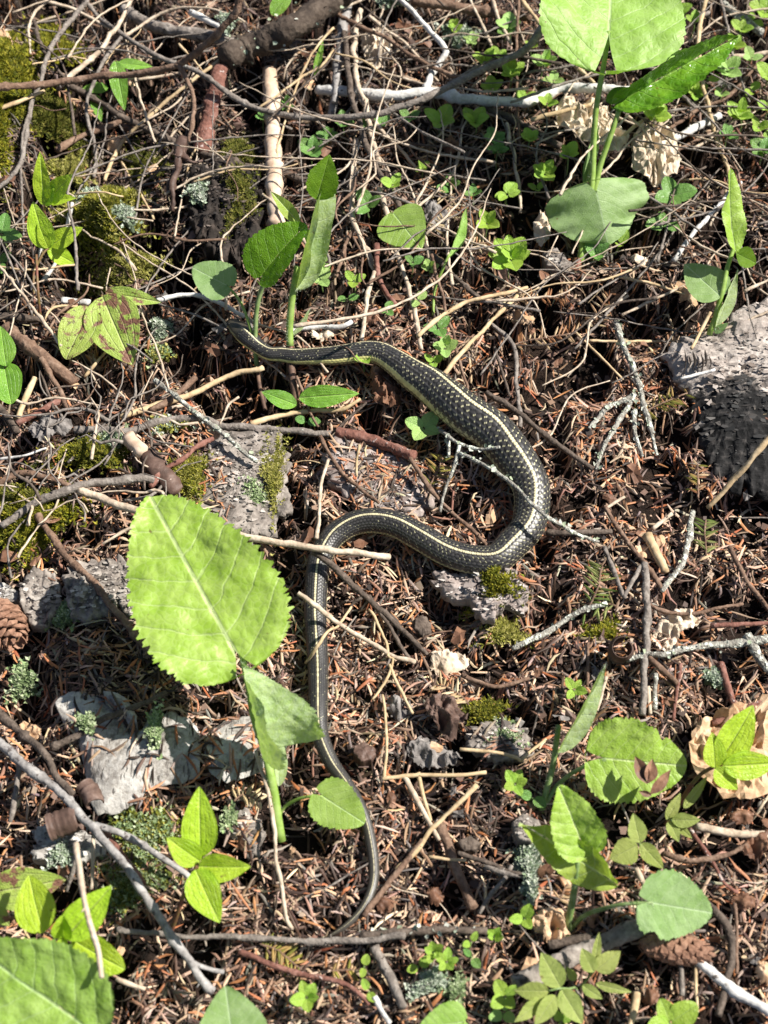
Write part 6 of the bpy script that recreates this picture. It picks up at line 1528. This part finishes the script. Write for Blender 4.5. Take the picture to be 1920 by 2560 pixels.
for a in (
    ('dark green seedling cluster left of the long dark twig at top', 'B', 405, 905, 110, 5, 14, 'seedd'), ('dark seedling behind the white sapling stem', 'B', 590, 740, 80, 4, 12, 'seedd'),
    ('seedling with shadowed leaves under the white branch', 'B', 1165, 730, 110, 4, 14, 'seed'), ('seedling below the white branch right of the shadowed one', 'B', 1370, 730, 105, 5, 14, 'seed'),
    ('bright folded seedling above the white branch', 'B', 1420, 365, 85, 3, 18, 'seed', .9), ('seedling just above the white branch at upper right', 'B', 1470, 530, 75, 4, 12, 'seed'),
    ('tall bright seedling above the white branch beside the thin grey twig', 'B', 1585, 440, 90, 4, 20, 'seed', .7, 2), ('pale seedling near the top edge beside the short pale twig', 'B', 1570, 160, 95, 3, 14, 'seedp'),
    ('small seedling between the long dark twig and the rusty sprig', 'B', 880, 1100, 80, 3, 14, 'seed', .6), ('seedling left of the round light leaf', 'B', 735, 1225, 110, 3, 12, 'seedd'),
    ('dim seedling under the rusty drooping sprig', 'B', 1210, 1110, 85, 3, 10, 'seedd'), ('small seedling right of the tan sprigs', 'B', 1360, 1150, 70, 3, 12, 'seedd'),
    ('two leaf seedling right of the tan sprigs', 'B', 1550, 1150, 100, 2, 12, 'seed', .3), ('upright seedling left of the big heart leaf plant', 'B', 1440, 1330, 110, 4, 16, 'seed', .8),
    ('large bright seedling cluster left of the tallest aster', 'B', 1580, 1545, 150, 6, 18, 'seed', .55, 2), ('round leaf seedling beside the woolly aster', 'B', 480, 1560, 75, 2, 12, 'seedp', .3),
    ('tiny leaf under the woolly aster', 'B', 445, 1640, 70, 2, 10, 'seedp', .3),
    ('dim seedling under the white stick at top right', 'C', 110, 190, 75, 3, 12, 'seedd'), ('shaded seedling left of the broad heart leaf', 'C', 365, 190, 90, 3, 14, 'seedd'),
    ('folded seedling at the top edge right of the broad heart leaf', 'C', 1110, 85, 95, 4, 18, 'seed', .9), ('bright seedling in the top right corner', 'C', 1640, 70, 130, 4, 22, 'seed', .6),
    ('pale downy seedling beside the long tan straw', 'C', 335, 385, 100, 4, 18, 'seedp', .7, 2), ('yellowish seedling above the white branch', 'C', 390, 480, 80, 3, 10, 'seedp', .3),
    ('upright seedling by the thin grey twig above the white branch', 'C', 135, 450, 85, 4, 18, 'seed', .8), ('seedling under the white branch at its dark part', 'C', 350, 620, 80, 3, 12, 'seed'),
    ('seedling at the crossing of the dark twig and white branch', 'C', 215, 595, 75, 3, 12, 'seed'), ('bright seedling below the tip of the curled glossy leaf', 'C', 1455, 275, 85, 4, 18, 'seed', .6),
    ('large pale seedling cluster right of the glossy leaf', 'C', 1415, 430, 110, 5, 20, 'seedp', .5, 2), ('round leaf seedling at the right below the dangling grey twig', 'C', 1560, 540, 80, 2, 12, 'seed', .3),
    ('small seedling beside the tall pale twig', 'C', 1300, 465, 70, 2, 12, 'seed', .4), ('yellow green leaf at the right edge', 'C', 1660, 460, 110, 3, 16, 'seed'), ('seedling at the right edge under the yellow green leaf', 'C', 1655, 650, 70, 3, 12, 'seed'),
    ('upright seedling over the holed pale leaf', 'C', 985, 700, 110, 5, 20, 'seed', .6, 2), ('bright seedling with round leaves right of the tall pale twig', 'C', 1490, 695, 110, 5, 18, 'seed', .45, 2),
    ('dark seedling at the right edge', 'C', 1630, 900, 110, 5, 14, 'seedd'), ('upright bright seedling left of the aster stems', 'C', 475, 925, 85, 4, 20, 'seed', .9),
    ('fresh seedling left of the lower heart leaf', 'C', 335, 1040, 100, 5, 18, 'seed', .7, 2), ('small seedling below the fresh one', 'C', 290, 1125, 60, 3, 10, 'seed'),
    ('pair of round leaves left of the lower heart leaf', 'C', 115, 1160, 90, 2, 12, 'seed', .2, 1, .2), ('dusky seedling with four oval leaves below the holed leaf', 'C', 1090, 1165, 130, 4, 14, 'seedd', .25),
    ('dusky round leaves below the four oval ones', 'C', 1040, 1330, 110, 3, 12, 'seedd', .2), ('bright small leaf under the lower heart leaf', 'C', 780, 1450, 100, 2, 12, 'seed'),
    ('dark leaf at the foot of the tallest aster', 'C', 640, 1510, 110, 3, 10, 'seedd'),
    ('pair of stacked round leaves above the white root', 'E', 455, 190, 90, 3, 14, 'seedp', .3), ('two leaf seedling above the maroon scrap', 'E', 650, 200, 90, 3, 12, 'seed', .35),
    ('dim leaf under the two leaf seedling', 'E', 610, 300, 65, 2, 8, 'seedd', .2), ('pale round leaf between twigs above the snake', 'E', 1030, 310, 75, 2, 10, 'seedp', .3),
    ('small dim pair of leaves above the snake bend', 'E', 848, 370, 65, 3, 10, 'seedd', .3), ('bright tiny seedling against the yellow snake stripe', 'E', 715, 660, 65, 4, 18, 'seed', .6),
    ('bright seedling with oval leaves under the snake flank', 'E', 1065, 1070, 110, 4, 14, 'seedp', .25), ('yellow green seedling behind the snake back', 'E', 1190, 600, 85, 4, 14, 'seedp', .5, 2),
    ('small yellow green leaves touching the snake back', 'E', 1120, 680, 65, 3, 10, 'seed', .4), ('dim leaf under the paired smooth leaves', 'E', 370, 1030, 80, 2, 7, 'seedd', .15), ('seedling leaf beside the pale tan stalk', 'E', 1150, 480, 90, 3, 10, 'seedd', .3),
    ('tiny bright seedling beside the woolly spear', 'I', 510, 1150, 80, 4, 14, 'seed', .5), ('crinkled bright seedling left of the woolly spear base', 'L', 160, 240, 90, 5, 16, 'seed', .5), ('grey green leaf at the woolly spear base', 'L', 265, 320, 80, 2, 8, 'seedd', .2),
    ('upper round leaf below the level twig at bottom centre', 'K', 712, 1320, 75, 2, 10, 'seed', .2), ('lower round leaf at the bottom centre', 'K', 738, 1465, 80, 2, 9, 'seed', .2), ('bright seedling cluster at the bottom left of centre', 'K', 370, 1505, 105, 5, 14, 'seed', .6),
    ('crinkled seedling below the lichen spotted stick', 'K', 1120, 1235, 80, 5, 16, 'seed', .7), ('rosette seedling right of the crinkled one', 'K', 1200, 1295, 85, 5, 16, 'seed', .5), ('dark round leaf left of the rosette seedling', 'K', 1035, 1320, 85, 2, 10, 'seed', .2),
    ('tiny folded seedling left of the tan folded leaf', 'L', 35, 1140, 75, 4, 14, 'seed', .7), ('seedling on the tan folded leaf', 'L', 215, 1035, 95, 3, 18, 'seed', .6), ('small seedling below the lichen stick', 'K', 1345, 1175, 70, 2, 12, 'seed', .4),
    ('dim low leaf below the small seedling', 'K', 1350, 1265, 65, 2, 7, 'seedd', .2), ('green seedling at the bottom edge left of the olive one', 'L', 100, 1500, 110, 4, 14, 'seed', .4), ('dim seedling at the bottom edge under the olive one', 'L', 90, 1590, 80, 3, 8, 'seedp', .2),
    ('bright round leaves at the bottom edge right of the olive seedling', 'L', 430, 1650, 80, 3, 14, 'seed', .4), ('bright broad leaves cut by the bottom edge at right', 'L', 1080, 1650, 170, 4, 18, 'seed', .4),
    ('round leaf at the left edge beside the moss', 'A', 10, 1390, 130, 3, 20, 'seedd', .3), ('lower round leaf at the left edge', 'A', -5, 1560, 95, 3, 12, 'seedd', .2),
    ('small seedling under the grey sapling stem', 'B', 745, 750, 70, 2, 9, 'seedd', .2), ('small dark seedling under the top right corner stick', 'C', 1560, 130, 80, 3, 12, 'seed', .4), ('seedling at the right edge below the red stem', 'C', 1650, 840, 75, 3, 12, 'seed', .4)):
    seedling(*a)

for k, (c, x, y, sz, mt) in enumerate((('B', 250, 640, 70, 'seedd'), ('B', 980, 700, 70, 'seedd'), ('B', 1490, 830, 80, 'seedd'), ('B', 1000, 1560, 70, 'seedd'), ('B', 1100, 1600, 60, 'seedp'), ('C', 250, 830, 70, 'seed'), ('C', 800, 1230, 60, 'seed'), ('C', 60, 900, 75, 'seedd'),
        ('C', 1230, 560, 75, 'seed'), ('C', 1380, 560, 65, 'seedp'), ('C', 1500, 180, 75, 'seed'), ('C', 60, 330, 65, 'seed'), ('C', 260, 280, 70, 'seed'), ('C', 1560, 350, 75, 'seedp'), ('C', 1420, 800, 65, 'seedd'), ('C', 1600, 760, 70, 'seed'), ('B', 1250, 180, 60, 'seed'), ('B', 1350, 240, 60, 'seedp'),
        ('C', 880, 40, 60, 'seed'), ('C', 1220, 130, 65, 'seed'), ('B', 500, 820, 75, 'seedd'), ('B', 820, 730, 60, 'seedd'), ('B', 1060, 1000, 55, 'seed'), ('A', 1560, 700, 50, 'seedd'))):
    seedling('tiny seedling among the twigs of the upper part', c, x, y, sz, 3 + k % 3, 9 + k % 4 * 3, mt, .5, 1 + (k % 4 == 0))

# ------------------------------------------------------------------ the snake
def snake():
    # crop, x, y, width across the body (crop pixels), lift of the belly above the litter in mm
    ctl = [('D', 1358, 428, 34, 9), ('D', 1382, 450, 76, 9), ('D', 1420, 484, 104, 9), ('D', 1470, 530, 108, 9), ('D', 1530, 582, 88, 8), ('D', 1600, 628, 88, 7), ('E', 215, 630, 92, 6), ('E', 290, 650, 100, 5), ('E', 400, 648, 112, 5), ('E', 520, 642, 126, 5), ('E', 640, 630, 136, 5), ('E', 740, 622, 146, 5),
           ('E', 820, 636, 156, 5), ('E', 895, 682, 170, 4), ('E', 1005, 762, 206, 4), ('E', 1090, 820, 224, 4), ('E', 1180, 882, 236, 4), ('E', 1325, 982, 244, 4), ('E', 1475, 1097, 244, 4), ('F', 135, 1212, 238, 4),
           ('F', 212, 1320, 226, 4), ('F', 258, 1430, 214, 4), ('I', 258, 90, 202, 4), ('I', 226, 200, 190, 4), ('I', 130, 298, 182, 4), ('H', 1490, 368, 174, 4), ('H', 1350, 384, 168, 4), ('H', 1200, 330, 162, 4), ('H', 1050, 245, 158, 4),
           ('H', 900, 170, 152, 4), ('H', 760, 140, 148, 4), ('H', 640, 168, 142, 4), ('H', 530, 245, 138, 4), ('H', 462, 340, 134, 4), ('H', 436, 440, 134, 4), ('H', 426, 560, 132, 4), ('H', 422, 700, 128, 4), ('H', 430, 850, 124, 4), ('H', 438, 1000, 118, 4), ('H', 440, 1150, 112, 4), ('H', 440, 1300, 106, 4),
           ('H', 452, 1420, 98, 4), ('H', 492, 1530, 92, 4), ('K', 532, 135, 84, 4), ('K', 592, 212, 78, 4), ('K', 645, 290, 73, 4), ('K', 692, 375, 68, 4), ('K', 730, 480, 64, 4), ('K', 755, 600, 66, 4), ('K', 770, 720, 63, 4), ('K', 768, 820, 58, 4), ('K', 738, 912, 51, 4), ('K', 680, 1000, 43, 4), ('K', 600, 1080, 32, 4), ('K', 540, 1120, 21, 4), ('K', 485, 1155, 5, 4)]
    C_, R_ = [], []
    for c, x, y, w_, lf_ in ctl:
        r = w_ / 2 / ccm(c, x, y) * 1.0
        C_.append(P(c, x, y, lf_ + 2.2 + r * .9)); R_.append(r / 1000)
    q = catmull(np.column_stack([np.array(C_), R_]), 4000)
    # smooth the height so that the body does not follow every bump
    c3 = q[:, :3]; r = q[:, 3]
    z = np.convolve(np.pad(c3[:, 2] - r, 120, mode='edge'), np.ones(241) / 241, 'valid'); c3[:, 2] = z + r
    for ax in (0, 1): c3[:, ax] = np.convolve(np.pad(c3[:, ax], 25, mode='edge'), np.ones(51) / 51, 'valid')
    s = np.concatenate([[0], np.cumsum(np.linalg.norm(np.diff(c3, axis=0), axis=1))])
    m, na = 1700, 112
    si = np.linspace(0, s[-1], m)
    c = np.stack([np.interp(si, s, c3[:, k]) for k in range(3)], 1); r = np.interp(si, s, r)
    Tn = np.gradient(c, axis=0); Tn /= np.linalg.norm(Tn, axis=1)[:, None]
    Nn = np.array([0, 0, 1.0])[None] - Tn[:, 2:3] * Tn; Nn /= np.linalg.norm(Nn, axis=1)[:, None]; B = np.cross(Tn, Nn)
    # gentle rolls of the trunk: neck shows its flank
    px_s = si / s[-1]
    roll = np.interp(px_s, [0, .05, .12, .20, .26, .34, .42, .55, 1], [0, 5, 34, 38, 16, 4, 8, 0, 0]) * math.pi / 180
    # direction of B: keep sign so that the near side (towards the viewer) turns up
    cr, sr = np.cos(roll)[:, None], np.sin(roll)[:, None]
    sgn = np.sign(B[:, 1:2] + 1e-9); 
    N2 = Nn * cr - B * sr * -1 * 1.0 if False else Nn * cr + B * sr * np.where(np.median(sgn[:300]) > 0, 1, -1); B2 = np.cross(Tn, N2)
    phi = np.linspace(-math.pi, math.pi, na, endpoint=False)
    PH = phi[None, :] * np.ones((m, 1))
    pitch = 2 * math.pi * r * .80 / 21 * 1.35
    Q = np.concatenate([[0], np.cumsum(np.diff(si) / np.maximum(pitch[1:], .0003))])[:, None] * np.ones((1, na))
    dphi = 2 * math.pi * .80 / 21
    J = PH / dphi
    best = np.full((m, na), 9.0); bj = np.zeros((m, na)); bn = np.zeros((m, na)); bq = np.zeros((m, na)); bdj = np.zeros((m, na))
    for dj in (0, 1):
        j = np.floor(J) + dj; off = .5 * (np.mod(j, 2)); n_ = np.round(Q - off); dq = Q - off - n_; d_ = J - j
        met = np.sqrt((dq / .60) ** 2 + (d_ / .74) ** 2) * .45 + (np.abs(dq) / .60 + np.abs(d_) / .78) * .55
        k = met < best; best = np.where(k, met, best); bj = np.where(k, j, bj); bn = np.where(k, n_, bn); bq = np.where(k, dq, bq); bdj = np.where(k, d_, bdj)
    head = 1 - sstep(.015, .021, si)[:, None]
    tail = sstep(.93, 1.0, px_s)[:, None]
    dorsal = (np.abs(J) < 9.5)
    h = np.clip(1 - best ** 2.4, 0, 1) * .9 + .35 * bq
    h = np.where(dorsal, h, .25 * np.sin(Q * 6.283))
    disp = h * np.minimum(r[:, None] * .030, .00042) * (1 - .85 * head)
    keel = np.exp(-(bdj / .10) ** 2) * (best < .85) * dorsal * (1 - head); disp += keel * .00006
    hh = np.mod(np.abs(np.sin(bn * 127.1 + bj * 311.7) * 43758.5), 1.0)
    h2 = np.mod(np.abs(np.sin(bn * 71.7 + bj * 19.3) * 15731.7), 1.0)
    aj = np.abs(J); abj = np.abs(bj)
    col = np.empty((m, na, 3)); base = np.array([.027, .025, .023])
    col[:] = base * (.65 + .7 * hh)[:, :, None]
    col = np.where((best > .80)[:, :, None], np.array([.006, .006, .006]), col)
    col += keel[:, :, None] * np.array([.04, .04, .042])
    # pale skin flecks between the scales, many where the body is widest
    thick = np.interp(px_s, [0, .10, .20, .26, .36, .46, .54, .62, 1], [.15, .2, .45, .95, 1, .85, .5, .2, .08])[:, None]
    fleck = (best > .70) & (abj >= 1) & (abj <= 6) & (hh < .95 * thick) & (bq > .06) & (bq < .50) & (bdj * np.sign(J) > .08) & (bdj * np.sign(J) < .46)
    col = np.where(fleck[:, :, None], np.array([.50, .47, .29]), col)
    # stripes
    sd = (aj < .20 + .25 * np.cos(Q * 6.283) ** 2)
    sedge = (best > .93) & (aj > .35)
    cream = np.array([.55, .495, .31])
    col = np.where((sd & ~sedge)[:, :, None], cream * (.85 + .3 * hh)[:, :, None], col)
    neck = np.interp(px_s, [0, .05, .22, .30, 1], [1, 1, 1, 0, 0])[:, None]
    lat = (aj > 6.5) & (aj < 8.0)
    lcol = np.array([.42, .385, .22]) * (1 - neck)[:, :, None] + np.array([.60, .55, .22]) * neck[:, :, None]
    lcol = lcol * (.75 + .5 * hh)[:, :, None]
    col = np.where((lat & ((best < .80) | (neck > .5)))[:, :, None], lcol, col)
    low = (aj >= 8.0) & (aj < 9.5); col = np.where((low & (best < .8))[:, :, None], (np.array([.16, .145, .09]) * (1 - neck)[:, :, None] + np.array([.26, .22, .11]) * neck[:, :, None]) * (.7 + .6 * hh)[:, :, None], col)
    col = np.where((aj >= 9.5)[:, :, None], np.array([.32, .29, .17]), col)
    # head: olive black crown, pale lips
    hc = np.where((np.abs(PH) > 1.22)[:, :, None], np.array([.36, .33, .17]), np.array([.050, .043, .030]))
    hc = hc * (.85 + .3 * np.mod(np.floor(si[:, None] / .0022), 2)[:, :, None] * (np.abs(PH) > 1.4)[:, :, None])
    col = col * (1 - head)[:, :, None] + hc * head[:, :, None]
    tailc = np.where(sd[:, :, None], np.array([.30, .27, .17]), np.array([.05, .044, .036])); tw = np.interp(px_s, [.78, 1], [0, 1])[:, None, None]; col = col * (1 - tw) + tailc * tw
    # cross-section: rounded back, flat belly
    cs, sn = np.cos(PH), np.sin(PH)
    up_ = np.where(cs > 0, cs * .95, np.maximum(cs, -.62) * .86)
    flat_h = 1 - .28 * head
    rad = r[:, None] + disp
    V = c[:, None, :] + (rad * up_ * flat_h)[:, :, None] * N2[:, None, :] + (rad * sn)[:, :, None] * B2[:, None, :]
    V = V.reshape(-1, 3)
    i = (np.arange(m - 1)[:, None] * na + np.arange(na)[None, :]).ravel(); k2 = (np.arange(m - 1)[:, None] * na + (np.arange(na)[None, :] + 1) % na).ravel()
    F = np.stack([i, i + na, k2 + na, k2], 1)
    V = np.vstack([V, c[0] - Tn[0] * .0016, c[-1] + Tn[-1] * .001]); n0 = m * na
    col = np.vstack([col.reshape(-1, 3), [.05, .045, .03], [.05, .044, .036]])
    kk = np.arange(na); F = np.vstack([F, np.stack([np.full(na, n0), kk, (kk + 1) % na, (kk + 1) % na], 1)])[:len(F)]
    mt = N('snake_skin'); a = mt.n('Attribute', attribute_name='Col').outputs['Color']
    p = mt.pbr(a, .40, None, .42)
    t = thing('garter_snake', c[m // 2] * np.array([1, 1, 0]) + np.array([0, 0, float(g(c[m // 2][0], c[m // 2][1]))]), 'black garter snake with cream back stripe coiled in an S over the needles', 'snake')
    o = obj('body', V, F, mt.done(p.outputs[0]), t, col=col)
    # snout and tail caps
    for row, tip, nm in ((0, n0, 'snout'),):
        ring = V[:na]; obj(nm, np.vstack([ring, V[n0][None]]), [(na, (k + 1) % na, k) for k in range(na)], o.data.materials[0], t, col=np.broadcast_to(np.array([.05, .045, .03]), (na + 1, 3)))
    ie = int(np.searchsorted(si, .0062))
    for sg in (1, -1):
        e = c[ie] + N2[ie] * r[ie] * .36 + B2[ie] * sg * r[ie] * .84
        bm_v = []; bf = []
        for u in range(9):
            for v_ in range(12):
                th, ps = math.pi * u / 8, 2 * math.pi * v_ / 12; bm_v.append(e + r[ie] * .26 * np.array([math.sin(th) * math.cos(ps), math.sin(th) * math.sin(ps), math.cos(th)]))
        for u in range(8):
            for v_ in range(12): bf.append((u * 12 + v_, u * 12 + (v_ + 1) % 12, (u + 1) * 12 + (v_ + 1) % 12, (u + 1) * 12 + v_))
        obj('eye', np.array(bm_v), bf, M['eye'], t)
snake()
